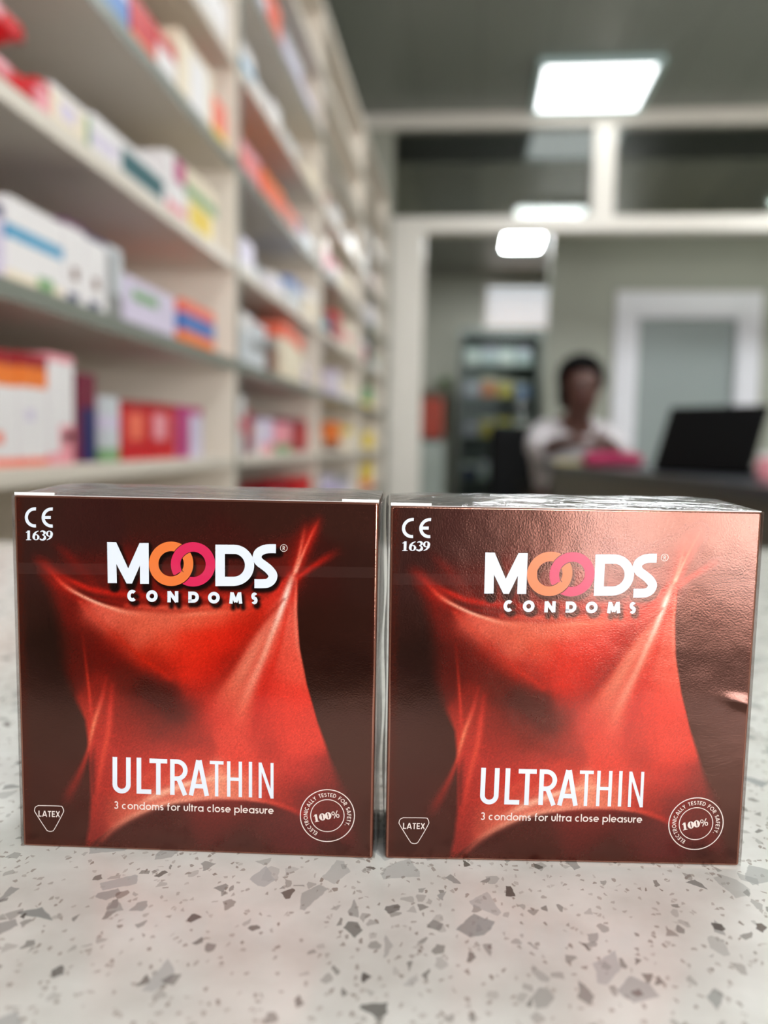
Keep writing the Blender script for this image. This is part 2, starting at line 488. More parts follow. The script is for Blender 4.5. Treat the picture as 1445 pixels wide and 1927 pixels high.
def pouch(label, y0, y1, z, h, seed):
    o = empty('medicine_packet', (XF - 0.07, (y0 + y1) / 2, z)); tag(o, label, 'packet', 'goods in the nearest shelving bay')
    bm = bmesh.new(); bmesh.ops.create_cube(bm, size=1); bmesh.ops.subdivide_edges(bm, edges=bm.edges[:], cuts=9, use_grid_fill=True)
    r_ = random.Random(seed); wv = [(r_.uniform(-90, 90), r_.uniform(-90, 90), r_.uniform(0, 6)) for _ in range(8)]
    for v in bm.verts:
        x, y, zz = v.co.x * 2, v.co.y * 2, v.co.z * 2
        k = max(0.15, (1 - abs(x) ** 4) * (1 - abs(y) ** 4))
        bump = sum(math.sin(a * x * 0.05 + b * y * 0.05 + c) for a, b, c in wv) / 8
        v.co = Vector((x * 0.055, y * (y1 - y0) / 2, h / 2 + zz * h / 2 * (k if zz > 0 else min(1, k + .3)) * (1 + (0.14 * bump if zz > 0 else 0))))
    for f in bm.faces: f.smooth = True
    me = bpy.data.meshes.new('packet'); bm.to_mesh(me); bm.free()
    obj('packet', me, mat('glossy_red_packet', (205, 18, 28), 0.22), o)
    MB().box(0.03, 0.0565, -0.02, 0.02, h * 0.30, h * 0.62, 0.004).build('printed_field', pm('pink'), o)
    return o


G1 = 'goods in the nearest shelving bay'
# shelf at 1.730
carton('medicine_carton', 'white and teal carton on the highest visible shelf of the nearest bay', G1, 1.19, 1.33, 1.73, 0.075, 'white', [(0.3, 0.5, 'sky blue')], depth=0.09)
carton('medicine_carton', 'white and cream carton beside the post on the highest visible shelf of the nearest bay', G1, 1.335, 1.46, 1.73, 0.07, 'white', [(0.0, 0.2, 'cream')], depth=0.09)
# shelf at 1.557
carton('medicine_carton', 'blue carton at the top left on the shelf under the highest one', G1, 0.955, 1.04, 1.557, 0.055, 'blue', [(0.0, 0.3, 'sky blue'), (0.8, 1, 'lavender')], depth=0.12)
carton('medicine_carton', 'bright red and orange carton right of the blue one', G1, 1.045, 1.130, 1.557, 0.062, 'red', [(0.0, 0.3, 'orange')], depth=0.12)
carton('medicine_carton', 'pink topped white carton right of the red and orange one', G1, 1.132, 1.205, 1.557, 0.062, 'white', [(0.7, 1, 'red')], depth=0.12)
carton('medicine_carton', 'tall pale pink and white carton on the shelf under the highest one', G1, 1.215, 1.375, 1.557, 0.100, 'cream', [(0.0, 0.12, 'white')], depth=0.13, patch=[(0.3, 0.8, 0.1, 0.9, 'white')])
carton('medicine_carton', 'narrow orange striped cream carton next to the post', G1, 1.385, 1.452, 1.557, 0.075, 'salmon', [(0.0, 0.35, 'yellow')], depth=0.12)
# shelf at 1.385
pouch('bright red glossy packet at the left edge, lower of two stacked', 0.69, 0.812, 1.385, 0.045, 4)
pouch('bright red glossy packet at the left edge, upper of two stacked', 0.68, 0.795, 1.4302, 0.048, 9)
carton('medicine_carton', 'small pink and red carton right of the stacked red packets', G1, 0.813, 0.838, 1.385, 0.036, 'pink', [(0.8, 1, 'red')], depth=0.09)
carton('medicine_carton', 'white carton with grey print and pale green end', G1, 0.840, 0.928, 1.385, 0.043, 'cream', [(0.85, 1, 'white')], depth=0.08, patch=[(0.2, 0.6, 0.35, 0.75, 'lavender'), (0.88, 1.0, 0.0, 0.9, 'green')])
carton('medicine_carton', 'plain white carton left of the teal fronted one', G1, 0.932, 1.000, 1.385, 0.048, 'white', [(0.3, 0.6, 'lavender')], depth=0.09)
carton('medicine_carton', 'white carton with a long dark teal panel', G1, 1.003, 1.165, 1.385, 0.048, 'white', [], depth=0.10, patch=[(0.06, 0.93, 0.22, 0.80, 'teal')])
carton('medicine_carton', 'white carton with a magenta square near its top', G1, 1.172, 1.245, 1.385, 0.088, 'white', [(0, 0.25, 'pink')], depth=0.10, patch=[(0.35, 0.95, 0.62, 0.98, 'magenta')])
carton('medicine_carton', 'cream carton with a large yellow panel beside the post', G1, 1.250, 1.40, 1.385, 0.090, 'cream', [(0.55, 0.75, 'green')], depth=0.10, patch=[(0.1, 0.8, 0.06, 0.5, 'yellow')])
# shelf at 1.212
carton('medicine_carton', 'white and violet carton cut by the left edge above the blue striped one', G1, 0.690, 0.748, 1.212, 0.066, 'lavender', [(0.85, 1, 'navy')], depth=0.10)
carton('medicine_carton', 'white carton with a slanting sky blue stripe and pale green foot', G1, 0.755, 0.862, 1.212, 0.080, 'white', [(0.0, 0.15, 'cream'), (0.52, 0.68, 'sky blue')], depth=0.14, patch=[(0.5, 0.8, 0.02, 0.2, 'green')])
carton('medicine_carton', 'white carton with navy blue corners, first of the pair', G1, 0.866, 0.915, 1.212, 0.088, 'white', [(0.93, 1, 'purple')], depth=0.14, patch=[(0.1, 0.6, 0.03, 0.14, 'navy'), (0.3, 0.6, 0.3, 0.45, 'brown')])
carton('medicine_carton', 'white carton with navy blue corners, second of the pair', G1, 0.917, 0.968, 1.212, 0.085, 'white', [(0.93, 1, 'navy')], depth=0.14, patch=[(0.1, 0.6, 0.03, 0.14, 'navy'), (0.3, 0.6, 0.3, 0.45, 'brown')])
carton('medicine_carton', 'slim silver grey carton standing before the long white one', G1, 0.972, 1.012, 1.212, 0.085, 'silver', [(0.0, 0.35, 'grey')], depth=0.12, patch=[(0, 0.4, 0.1, 0.9, 'grey')])
carton('medicine_carton', 'long white carton with green lettering band', G1, 1.022, 1.200, 1.212, 0.060, 'lavender', [], depth=0.09, patch=[(0.12, 0.62, 0.55, 0.78, 'green')])
carton('medicine_carton', 'orange and blue carton beside the post', G1, 1.235, 1.390, 1.212, 0.066, 'orange', [(0.32, 0.72, 'blue'), (0.72, 1.0, 'salmon')], depth=0.22)
# shelf at 1.040
for k, (a, b, hh, col_) in enumerate([(0.700, 0.768, 0.108, 'white'), (0.771, 0.824, 0.110, 'white')]):
    carton('medicine_carton', ['white carton with orange shoulder and red top at the left edge', 'white carton with orange shoulder and red top, right one of the two'][k], G1, a, b, 1.040, hh, 'white',
           [(0.0, 0.07, 'salmon'), (0.70, 0.88, 'orange'), (0.88, 1.0, 'crimson')], depth=0.09, patch=[(0.3, 0.6, 0.2, 0.3, 'salmon')] if k == 0 else [(0.2, 0.5, 0.4, 0.5, 'lavender')])
carton('medicine_carton', 'white carton with pink and crimson print beside the maroon one', G1, 0.828, 0.882, 1.040, 0.115, 'white', [(0.0, 0.1, 'pink'), (0.93, 1, 'pink')], depth=0.09, patch=[(0.4, 1.0, 0.1, 0.36, 'pink'), (0.55, 0.9, 0.2, 0.3, 'crimson')])
carton('medicine_carton', 'dark maroon and navy carton on the lowest visible shelf', G1, 0.888, 0.936, 1.040, 0.100, 'maroon', [], depth=0.05, patch=[(0.25, 1.0, 0.02, 0.62, 'navy')])
carton('medicine_carton', 'white and grey carton between the maroon and the red ones', G1, 0.955, 1.002, 1.040, 0.078, 'silver', [(0.0, 0.2, 'green'), (0.5, 0.7, 'lavender')], depth=0.09)
carton('medicine_carton', 'red carton with pale print, left one of the red pair', G1, 1.012, 1.100, 1.040, 0.076, 'red', [(0.9, 1.0, 'crimson')], depth=0.09, patch=[(0.2, 0.75, 0.35, 0.8, 'salmon')])
carton('medicine_carton', 'red carton with pale print, right one of the red pair', G1, 1.103, 1.203, 1.040, 0.078, 'red', [(0.9, 1.0, 'crimson')], depth=0.09, patch=[(0.1, 0.6, 0.35, 0.8, 'pink')])
carton('medicine_carton', 'magenta carton fading to white beside the red pair', G1, 1.208, 1.325, 1.040, 0.078, 'lavender', [(0.85, 1.0, 'magenta')], depth=0.09, patch=[(0.0, 0.45, 0.0, 0.85, 'magenta')])

rnd = random.Random(11)
ORD = ['first', 'second', 'third', 'fourth', 'fifth', 'sixth', 'seventh', 'eighth', 'ninth']
LV = {0.868: 'shelf below eye level', 1.040: 'eye level shelf', 1.212: 'first shelf above eye level', 1.385: 'second shelf above eye level', 1.557: 'third shelf above eye level',
      1.730: 'fourth shelf above eye level', 1.900: 'fifth shelf above eye level', 2.070: 'top shelf'}
# bays two to four: (length along the shelf, height, base colour, band, band colour)
SPEC = {
    (1, 0.868): [(0.12, .09, 'grey', 'silver'), (0.10, .075, 'white', 'grey'), (0.20, .105, 'red', 'crimson'), (0.18, .105, 'red', 'crimson')],
    (1, 1.040): [(0.05, .11, 'white', 'pink'), (0.09, .085, 'crimson', 'maroon'), (0.05, .06, 'white', 'lavender'), (0.09, .075, 'lavender', 'pink'), (0.10, .07, 'pink', 'green'), (0.13, .085, 'crimson', 'maroon'), (0.13, .085, 'crimson', 'red')],
    (1, 1.212): [(0.03, .13, 'yellow', 'teal'), (0.08, .10, 'silver', 'white'), (0.10, .095, 'silver', 'grey'), (0.06, .08, 'brown', 'grey'), (0.14, .125, 'cream', 'salmon'), (0.12, .12, 'cream', 'salmon'), (0.10, .06, 'lavender', 'navy')],
    (1, 1.385): [(0.12, .06, 'lavender', 'white'), (0.10, .05, 'silver', 'black'), (0.12, .05, 'white', 'lavender'), (0.14, .07, 'silver', 'blue'), (0.12, .075, 'cream', 'white')],
    (1, 1.557): [(0.16, .06, 'pink', 'salmon'), (0.18, .055, 'salmon', 'orange'), (0.16, .05, 'salmon', 'brown'), (0.10, .06, 'purple', 'navy'), (0.12, .05, 'silver', 'white')],
    (1, 1.730): [(0.14, .07, 'white', 'sky blue'), (0.10, .06, 'silver', 'white'), (0.10, .075, 'white', 'magenta'), (0.16, .06, 'white', 'silver'), (0.10, .045, 'cream', 'yellow')],
    (1, 1.900): [(0.22, .05, 'lavender', 'white'), (0.10, .09, 'salmon', 'red'), (0.20, .07, 'lavender', 'silver'), (0.18, .06, 'lavender', 'violet')],
    (2, 1.730): [(0.10, .06, 'cream', 'pink'), (0.16, .07, 'white', 'silver'), (0.14, .05, 'silver', 'cream')],
    (2, 1.557): [(0.14, .10, 'pink', 'cream'), (0.14, .08, 'white', 'pink'), (0.20, .10, 'cream', 'white')],
    (2, 1.385): [(0.20, .06, 'teal', 'sky blue'), (0.14, .10, 'crimson', 'red'), (0.20, .10, 'cream', 'pink')],
    (2, 1.212): [(0.12, .09, 'salmon', 'pink'), (0.14, .08, 'lavender', 'white'), (0.20, .07, 'cream', 'white')],
    (2, 1.040): [(0.16, .05, 'cream', 'white'), (0.12, .09, 'orange', 'brown'), (0.16, .08, 'cream', 'yellow')],
    (2, 0.868): [(0.30, .09, 'lavender', 'violet'), (0.26, .08, 'lavender', 'grey')],
    (3, 1.730): [(0.16, .08, 'silver', 'white'), (0.14, .07, 'white', 'pink')],
    (3, 1.557): [(0.16, .11, 'purple', 'maroon'), (0.16, .08, 'white', 'lavender'), (0.2, .09, 'silver', 'green')],
    (3, 1.385): [(0.16, .09, 'pink', 'lavender'), (0.16, .1, 'black', 'teal'), (0.2, .07, 'silver', 'green')],
    (3, 1.212): [(0.2, .09, 'cream', 'silver'), (0.2, .1, 'green', 'yellow')],
    (3, 1.040): [(0.2, .08, 'silver', 'cream'), (0.18, .1, 'yellow', 'cream')],
    (3, 0.868): [(0.14, .1, 'silver', 'white'), (0.14, .11, 'yellow', 'orange')],
}
for (bi, z), L in SPEC.items():
    y0, y1 = BAYS[bi]
    tot = sum(q[0] for q in L)
    room = (y1 - y0) - 0.06
    gap = max(0.003, (room - tot) / (len(L)))
    sc_ = min(1.0, (room - 0.003 * len(L)) / tot)
    y = y0 + 0.03
    for k, (wd, h, c1, c2) in enumerate(L):
        wd *= sc_
        style = rnd.choice(['top', 'mid', 'low'])
        if c2 == 'salmon' and c1 == 'cream': style = 'top'
        band = {'top': (0.72, 1.0), 'mid': (0.4, 0.62), 'low': (0.0, 0.3)}[style]
        wh = {'top': 'upper band', 'mid': 'middle band', 'low': 'lower band'}[style]
        lab = '%s carton, %s %s, %s from left, %s, %s bay' % (c1, c2, wh, ORD[k], LV[z], BAYN[bi])
        carton('medicine_carton', lab, 'goods in the %s shelving bay' % BAYN[bi], y, y + wd, z, h, c1, [(band[0], band[1], c2)], depth=rnd.uniform(0.07, 0.12), xf=XF - rnd.uniform(0.006, 0.03))
        y += wd + gap

# ------------------------------------------------------------------ back room: cabinet, orange box
cb = empty('display_cabinet', (0.215, 6.75, 0))
tag(cb, 'tall grey glass fronted medicine cabinet below the bright louvred window', 'cabinet')
cw, cdp, chh = 0.315, 0.22, 1.95
M_cab = mat('cabinet_grey', (92, 98, 94), 0.4)
MB().box(-cw, -cw + 0.03, -cdp, cdp, 0, chh).box(cw - 0.03, cw, -cdp, cdp, 0, chh).box(-cw + 0.03, cw - 0.03, cdp - 0.02, cdp, 0, chh).box(-cw + 0.03, cw - 0.03, -cdp, cdp - 0.02, chh - 0.05, chh).box(-cw + 0.03, cw - 0.03, -cdp, cdp - 0.02, 0, 0.12).build('body', M_cab, cb)
CZ = [0.45, 0.80, 1.13, 1.44, 1.68]
for z in CZ:
    MB().box(-cw + 0.031, cw - 0.031, -cdp + 0.02, cdp - 0.022, z - 0.015, z).build('shelf', mat('cabinet_shelf', (118, 124, 116), 0.4), cb)
MB().box(-cw + 0.03, -0.004, -cdp - 0.012, -cdp - 0.004, 0.12, chh - 0.05).build('glass_door', M_cabglass, cb)
MB().box(0.004, cw - 0.03, -cdp - 0.012, -cdp - 0.004, 0.12, chh - 0.05).build('glass_door', M_cabglass, cb)
cc = [('white', 'silver'), ('silver', 'lavender'), ('cream', 'white'), ('yellow', 'cream'), ('blue', 'white'), ('orange', 'cream'), ('lavender', 'grey'), ('navy', 'white'), ('green', 'yellow')]
for zi, z in enumerate(CZ):
    x = -cw + 0.05; k = 0
    pat = {4: [0, 1, 0, 1], 3: [6, 5, 3, 4], 2: [6, 3, 8, 2], 1: [7, 1, 8, 1], 0: [1, 6, 2, 1]}[zi]
    for k, ci in enumerate(pat):
        wd = 0.11; h = rnd.uniform(0.10, 0.19) if zi < 4 else 0.13
        o = MB().box(-wd / 2, wd / 2, -0.04, 0.04, 0, h * 0.7, 0.002)
        o.mi = 1; o.box(-wd / 2, wd / 2, -0.04, 0.04, h * 0.7, h, 0.002)
        q = o.build('medicine_carton', [pm(cc[ci][0]), pm(cc[ci][1])])
        q.location = (0.215 + x + wd / 2, 6.75 - cdp + 0.10, z)
        tag(q, '%s and %s carton, %s from left, %s shelf of the grey glass cabinet' % (cc[ci][0], cc[ci][1], ORD[k], ['lowest', 'second lowest', 'middle', 'second highest', 'highest'][zi]), 'medicine box', 'goods in the glass cabinet')
        x += wd + 0.02

sd = empty('side_cabinet', (-0.29, 6.1, 0)); tag(sd, 'low white cabinet left of the glass cabinet with an orange box on it', 'cabinet')
MB().box(-0.11, 0.11, -0.15, 0.15, 0.05, 1.08, 0.005).build('body', mat('pale_cabinet', (168, 176, 170), 0.4), sd)
MB().box(-0.10, 0.10, -0.165, -0.151, 0.08, 1.05, 0.003).build('door', mat('pale_cabinet_door', (176, 184, 178), 0.4), sd)
MB().box(-0.11, 0.11, -0.14, 0.15, 0, 0.05).build('plinth', M_black, sd)
ob = empty('storage_box', (-0.29, 6.06, 1.08)); tag(ob, 'orange red upright box with dark base on the low white cabinet', 'box')
MB().box(-0.085, 0.085, -0.09, 0.09, 0.0, 0.03, 0.004).build('base', M_black, ob)
MB().box(-0.09, 0.09, -0.10, 0.10, 0.03, 0.30, 0.008).build('body', mat('orange_red_plastic', (176, 56, 30), 0.45), ob)
MB().box(-0.085, 0.085, -0.095, 0.095, 0.30, 0.36, 0.008).build('lid', mat('brown_lid', (96, 74, 58), 0.5), ob)
gl = empty('wall_indicator', (-0.235, 7.49, 1.60)); tag(gl, 'small round green sign on the far wall above the orange box', 'sign')
MB().tube((0, -0.005, 0), (0, -0.03, 0), 0.045, n=24).build('rim', mat('green_plastic', (100, 150, 50), 0.4), gl)
MB().tube((0, -0.03, 0), (0, -0.035, 0), 0.032, n=24).build('face', mat('dark_green_plastic', (50, 72, 44), 0.4), gl)

# ------------------------------------------------------------------ long service desk on the right
dk = empty('service_desk', (0.6, 2.5, 0)); tag(dk, 'long dark topped service desk on the right with a grey front panel', 'desk')
dt = [(0.575, 1.60), (1.50, 1.60), (1.50, 3.50), (0.292, 3.50)]
MB().prism([(x - 0.6, y - 2.5, 0.972) for x, y in dt], (0, 0, 0.028)).build('desktop', mat('dark_stone_desktop', (52, 54, 60), 0.3, noise=0.1, nscale=60), dk)
dp = [(0.60, 1.63), (1.47, 1.63), (1.47, 3.46), (0.33, 3.46)]
MB().prism([(x - 0.6, y - 2.5, 0.0) for x, y in dp], (0, 0, 0.972)).build('front_panel', mat('desk_panel', (112, 108, 98), 0.5), dk)

# laptop, its lid half closed over the keyboard
lp = empty('laptop', (0.453, 2.118, 1.0)); 
lp.location = (0.527 + 0.152 * math.cos(math.radians(50)), 2.466 - 0.152 * math.sin(math.radians(50)), 1.0); lp.rotation_euler = (0, 0, math.radians(-50))
tag(lp, 'half closed black laptop seen from behind its lid on the service desk', 'laptop')
M_lap = mat('laptop_black', (5, 5, 6), 0.5, spec=0.12)
MB().box(-0.152, 0.152, 0.0, 0.195, 0.0, 0.014, 0.004).build('keyboard_base', M_lap, lp)
kb = MB()
for r in range(5):
    for c in range(12):
        kb.box(-0.138 + c * 0.0213, -0.12 + c * 0.0213, 0.03 + r * 0.021, 0.047 + r * 0.021, 0.016, 0.0185)
kb.build('keys', mat('laptop_keys', (22, 22, 24), 0.5), lp)
MB().tube((-0.13, 0.004, 0.016), (0.13, 0.004, 0.016), 0.006).build('hinge', M_lap, lp)
lid = MB().box(-0.152, 0.152, -0.004, 0.004, 0.0, 0.190, 0.003).build('lid', M_lap, lp)
lid.location = (0, -0.004, 0.010); lid.rotation_euler = (math.radians(-22), 0, 0)
scn = MB().box(-0.143, 0.143, 0.0042, 0.0048, 0.012, 0.182).build('screen', mat('screen_off', (14, 15, 18), 0.15), lid)

# magenta pouch, yellow paper, violet flower, pink cup
bag = empty('pouch', (0.50, 3.02, 1.0), 0.1); tag(bag, 'magenta pouch lying on the desk in front of the person', 'pouch')
mb = MB(); mb.box(-0.10, 0.10, -0.05, 0.05, 0.0, 0.055, 0.022, 5)
bb = mb.build('body', mat('magenta_fabric', (168, 20, 78), 0.7), bag)
for v in bb.data.vertices: v.co.z *= 1 - 0.25 * (v.co.x / 0.1) ** 2
MB().tube((-0.08, 0, 0.053), (0.08, 0, 0.053), 0.003).build('zip', mat('dark_pink_zip', (120, 14, 60), 0.5), bag)
pp = MB(); pp.box(-0.07, 0.07, -0.06, 0.06, 0, 0.012, 0.002)
tag(obj_ := pp.build('paper_pad', mat('yellow_paper', (206, 190, 130), 0.7)), 'yellow paper pad on the desk under the hands', 'paper'); obj_.location = (0.40, 3.30, 1.0)
fl = empty('desk_ornament', (0.625, 2.62, 1.0)); tag(fl, 'small violet and pink ornament left of the laptop', 'ornament')
MB().lathe(0, 0, [(0.018, 0), (0.024, 0.03), (0.020, 0.05)]).build('pot', pm('lavender'), fl)
mb = MB()
for k in range(9):
    a = k * 2.4; r = 0.012 + 0.003 * (k % 3)
    bmesh.ops.create_icosphere(mb.bm, subdivisions=2, radius=0.016, matrix=Matrix.Translation((r * math.cos(a), r * math.sin(a), 0.058 + 0.006 * (k % 4))))
mb.build('bloom', pm('violet'), fl)
cp_ = empty('pill_jar', (0.675, 1.95, 1.0)); tag(cp_, 'small pinkish jar on the desk at the right edge', 'jar')
MB().lathe(0, 0, [(0.03, 0), (0.034, 0.01), (0.034, 0.045), (0.028, 0.05)]).build('body', pm('pink'), cp_)
MB().lathe(0, 0, [(0.03, 0.05), (0.03, 0.062), (0.026, 0.064)]).build('lid', pm('white'), cp_)

# ------------------------------------------------------------------ chair and person behind the desk
PX, PY = 0.43, 3.83
ch = empty('office_chair', (PX - 0.04, PY + 0.02, 0), math.radians(20)); tag(ch, 'black high office chair the person sits on', 'chair')
M_ch = mat('chair_black', (9, 9, 10), 0.7, spec=0.15)
MB().box(-0.23, 0.23, -0.22, 0.22, 0.62, 0.70, 0.03, 3).build('seat', M_ch, ch)
MB().box(-0.23, 0.23, 0.20, 0.26, 0.74, 1.16, 0.025, 3).build('backrest', M_ch, ch)
MB().box(-0.03, 0.03, 0.16, 0.24, 0.60, 0.80, 0.008).build('back_support', M_ch, ch)
MB().tube((0, 0, 0.07), (0, 0, 0.62), 0.028).build('gas_column', M_ch, ch)
for k in range(5):
    a = k * 2 * math.pi / 5
    e_ = (0.27 * math.cos(a), 0.27 * math.sin(a))
    MB().tube((0, 0, 0.09), (e_[0], e_[1], 0.07), 0.024, 0.016).build('leg', M_ch, ch)
    MB().tube((e_[0] - 0.015 * math.sin(a), e_[1] + 0.015 * math.cos(a), 0.03), (e_[0] + 0.015 * math.sin(a), e_[1] - 0.015 * math.cos(a), 0.03), 0.03, n=16).build('caster', M_ch, ch)


def skin(name, verts, edges, radii, m, parent, root=0, sub=2):
    me = bpy.data.meshes.new(name); me.from_pydata(verts, edges, [])
    o = obj(name, me, m, parent)
    md = o.modifiers.new('skin', 'SKIN')
    md.use_smooth_shade = True
    sv = me.skin_vertices
    if not sv:
        bm = bmesh.new(); bm.from_mesh(me); bm.verts.layers.skin.verify(); bm.to_mesh(me); bm.free(); sv = me.skin_vertices
    for i, r in enumerate(radii):
        rr = r if isinstance(r, tuple) else (r, r)
        sv[0].data[i].radius = rr
        sv[0].data[i].use_root = (i == root)
    s = o.modifiers.new('sub', 'SUBSURF'); s.levels = sub; s.render_levels = sub
    return o


M_skin = mat('dark_brown_skin', (78, 46, 36), 0.5)
M_coat = mat('white_coat', (186, 180, 182), 0.75, noise=0.04, nscale=10)
M_hair = mat('black_hair', (12, 11, 11), 0.95, spec=0.1)
M_trs = mat('black_trousers', (18, 18, 20), 0.7)
ps = empty('person', (PX, PY, 0)); tag(ps, 'person in a white coat seated behind the desk, leaning over their hands', 'person')
# joints relative to (PX, PY); person faces -y (towards the counter), bent a little forward
V = []; E_ = []; Rr = []


def add(p, r, link=None):
    V.append(p); Rr.append(r)
    if link is not None: E_.append((link, len(V) - 1))
    return len(V) - 1


pel = add((0, 0.0, 0.78), 0.135)
ab = add((0.0, -0.04, 0.92), (0.13, 0.10), pel)
chs = add((0.01, -0.09, 1.07), (0.145, 0.10), ab)
nb = add((0.02, -0.14, 1.17), (0.07, 0.06), chs)
nk = add((0.03, -0.165, 1.205), 0.052, nb)
hb = add((0.035, -0.18, 1.255), (0.074, 0.074), nk)
hm = add((0.035, -0.185, 1.335), (0.086, 0.090), hb)
ht = add((0.035, -0.175, 1.395), (0.060, 0.068), hm)
HANDS = {}
for s in (-1, 1):
    sh = add((0.01 + s * 0.135, -0.12, 1.115), 0.050, chs)
    el = add((s * 0.165 + 0.02, -0.28, 1.045), 0.038, sh)
    wr = add((0.03 + s * 0.07, -0.46, 1.086), 0.029, el)
    pa = add((0.03 + s * 0.038, -0.505, 1.090), (0.036, 0.018), wr)
    for f, (dx, dy, ln) in enumerate([(-0.028, -0.012, 0.030), (-0.010, -0.020, 0.036), (0.010, -0.020, 0.033), (0.027, -0.012, 0.026)]):
        a = add((V[pa][0] - s * dx, V[pa][1] - 0.028 + dy * 0.3, 1.090), 0.0095, pa)
        b_ = add((V[pa][0] - s * dx * 1.1 - s * 0.008, V[pa][1] - 0.028 - ln, 1.081), 0.0085, a)
        add((V[pa][0] - s * dx * 1.1 - s * 0.014, V[pa][1] - 0.032 - ln * 1.5, 1.063), 0.0075, b_)
    t1 = add((V[wr][0] - s * 0.035, V[wr][1] - 0.012, 1.101), 0.012, wr)
    add((V[t1][0] - s * 0.012, V[t1][1] - 0.03, 1.101), 0.009, t1)
    hip = add((s * 0.09, -0.06, 0.77), 0.085, pel)
    kn = add((s * 0.12, -0.16 - 0.0, 0.60), 0.062, hip)
    an = add((s * 0.12, -0.02, 0.16), 0.042, kn)
    add((s * 0.12, -0.12, 0.05), 0.04, an)
skin('body', V, E_, Rr, M_skin, ps)
# face and ears
face = MB()
for s in (-1, 1):
    bmesh.ops.create_icosphere(face.bm, subdivisions=2, radius=0.012, matrix=Matrix.Translation((0.035 + s * 0.03, -0.262, 1.335)))
face.build('eyes', mat('eyes', (60, 50, 46), 0.3), ps)
MB().prism([(0.023, -0.262, 1.297), (0.047, -0.262, 1.297), (0.035, -0.264, 1.335)], (0, -0.022, 0)).build('nose', M_skin, ps)
MB().tube((0.012, -0.258, 1.276), (0.058, -0.258, 1.276), 0.007).build('mouth', mat('lips', (88, 40, 38), 0.5), ps)
# hair: rounded cap gathered at the back
hr = MB()
bmesh.ops.create_uvsphere(hr.bm, u_segments=28, v_segments=18, radius=1, matrix=Matrix.Translation((0.035, -0.15, 1.362)) @ Matrix.Diagonal((0.104, 0.108, 0.104, 1)))
for v in list(hr.bm.verts):
    if v.co.y < -0.225 and v.co.z < 1.385: hr.bm.verts.remove(v)
bmesh.ops.create_uvsphere(hr.bm, u_segments=20, v_segments=12, radius=1, matrix=Matrix.Translation((0.035, -0.045, 1.35)) @ Matrix.Diagonal((0.055, 0.05, 0.055, 1)))
bmesh.ops.create_uvsphere(hr.bm, u_segments=20, v_segments=12, radius=1, matrix=Matrix.Translation((-0.035, -0.165, 1.30)) @ Matrix.Diagonal((0.03, 0.055, 0.08, 1)))
ho = hr.build('hair', M_hair, ps)
for p in ho.data.polygons: p.use_smooth = True
# coat
CV = [(0, 0.0, 0.72), (0, -0.04, 0.92), (0.01, -0.09, 1.07), (0.02, -0.13, 1.16)]
CE = [(0, 1), (1, 2), (2, 3)]
CR = [(0.16, 0.15), (0.145, 0.12), (0.145, 0.115), (0.08, 0.07)]
for s in (-1, 1):
    n0 = len(CV)
    CV += [(0.01 + s * 0.138, -0.12, 1.115), (s * 0.17 + 0.02, -0.28, 1.045), (0.03 + s * 0.125, -0.36, 1.072)]
    CR += [0.066, 0.054, 0.042]
    CE += [(2, n0), (n0, n0 + 1), (n0 + 1, n0 + 2)]
skin('coat', CV, CE, CR, M_coat, ps)
# trousers and shoes
TV = [(0, 0.0, 0.76)]; TE = []; TR = [0.15]
for s in (-1, 1):
    n0 = len(TV)
    TV += [(s * 0.09, -0.06, 0.76), (s * 0.12, -0.16, 0.60), (s * 0.12, -0.02, 0.18)]
    TR += [0.10, 0.08, 0.06]; TE += [(0, n0), (n0, n0 + 1), (n0 + 1, n0 + 2)]
skin('trousers', TV, TE, TR, M_trs, ps)
for s in (-1, 1):
    MB().box(s * 0.12 - 0.045, s * 0.12 + 0.045, -0.20, 0.06, 0.0, 0.09, 0.03, 4).build('shoe', M_black, ps)

# ------------------------------------------------------------------ the two cartons in front
# printed artwork is laid out on a flat sheet (about 1400 x 1400 units) that a plane homography carries to the face
SHEET = np.array([(10.3, 24.8), (1430.6, 54.7), (47.5, 1387.2), (1405.8, 1437.8)])   # TL TR BL BR


def homography(src, dst):
    A = []; b = []
    for (x, y), (u, v) in zip(src, dst):
        A.append([x, y, 1, 0, 0, 0, -u * x, -u * y]); b.append(u)
        A.append([0, 0, 0, x, y, 1, -v * x, -v * y]); b.append(v)
    h = np.linalg.solve(np.array(A), np.array(b))
    return np.append(h, 1).reshape(3, 3)


H_in = homography(SHEET, [(0, 1), (1, 1), (0, 0), (1, 0)])       # sheet -> (s, t), t up
H_out = np.linalg.inv(H_in)


def hmap(H, P):
    P = np.asarray(P, float)
    q = np.c_[P, np.ones(len(P))] @ H.T
    return q[:, :2] / q[:, 2:]


def spline(pts, n=14):
    """Catmull-Rom through rows of any width"""
    P = np.asarray(pts, float)
    if len(P) == 2:
        t = np.linspace(0, 1, n * 2)[:, None]
        return P[0] * (1 - t) + P[1] * t
    Q = np.vstack([2 * P[0] - P[1], P, 2 * P[-1] - P[-2]])
    out = []
    for i in range(1, len(Q) - 2):
        p0, p1, p2, p3 = Q[i - 1:i + 3]
        for t in np.linspace(0, 1, n, endpoint=False):
            out.append(0.5 * ((2 * p1) + (-p0 + p2) * t + (2 * p0 - 5 * p1 + 4 * p2 - p3) * t * t + (-p0 + 3 * p1 - 3 * p2 + p3) * t ** 3))
    out.append(Q[-2])
    return np.array(out)


NG = 340
gs, gt = np.meshgrid(np.linspace(0, 1, NG), np.linspace(0, 1, NG))
G = hmap(H_out, np.c_[gs.ravel(), gt.ravel()])
GX, GY = G[:, 0], G[:, 1]


def sstep(x):
    x = np.clip(x, 0, 1)
    return x * x * (3 - 2 * x)


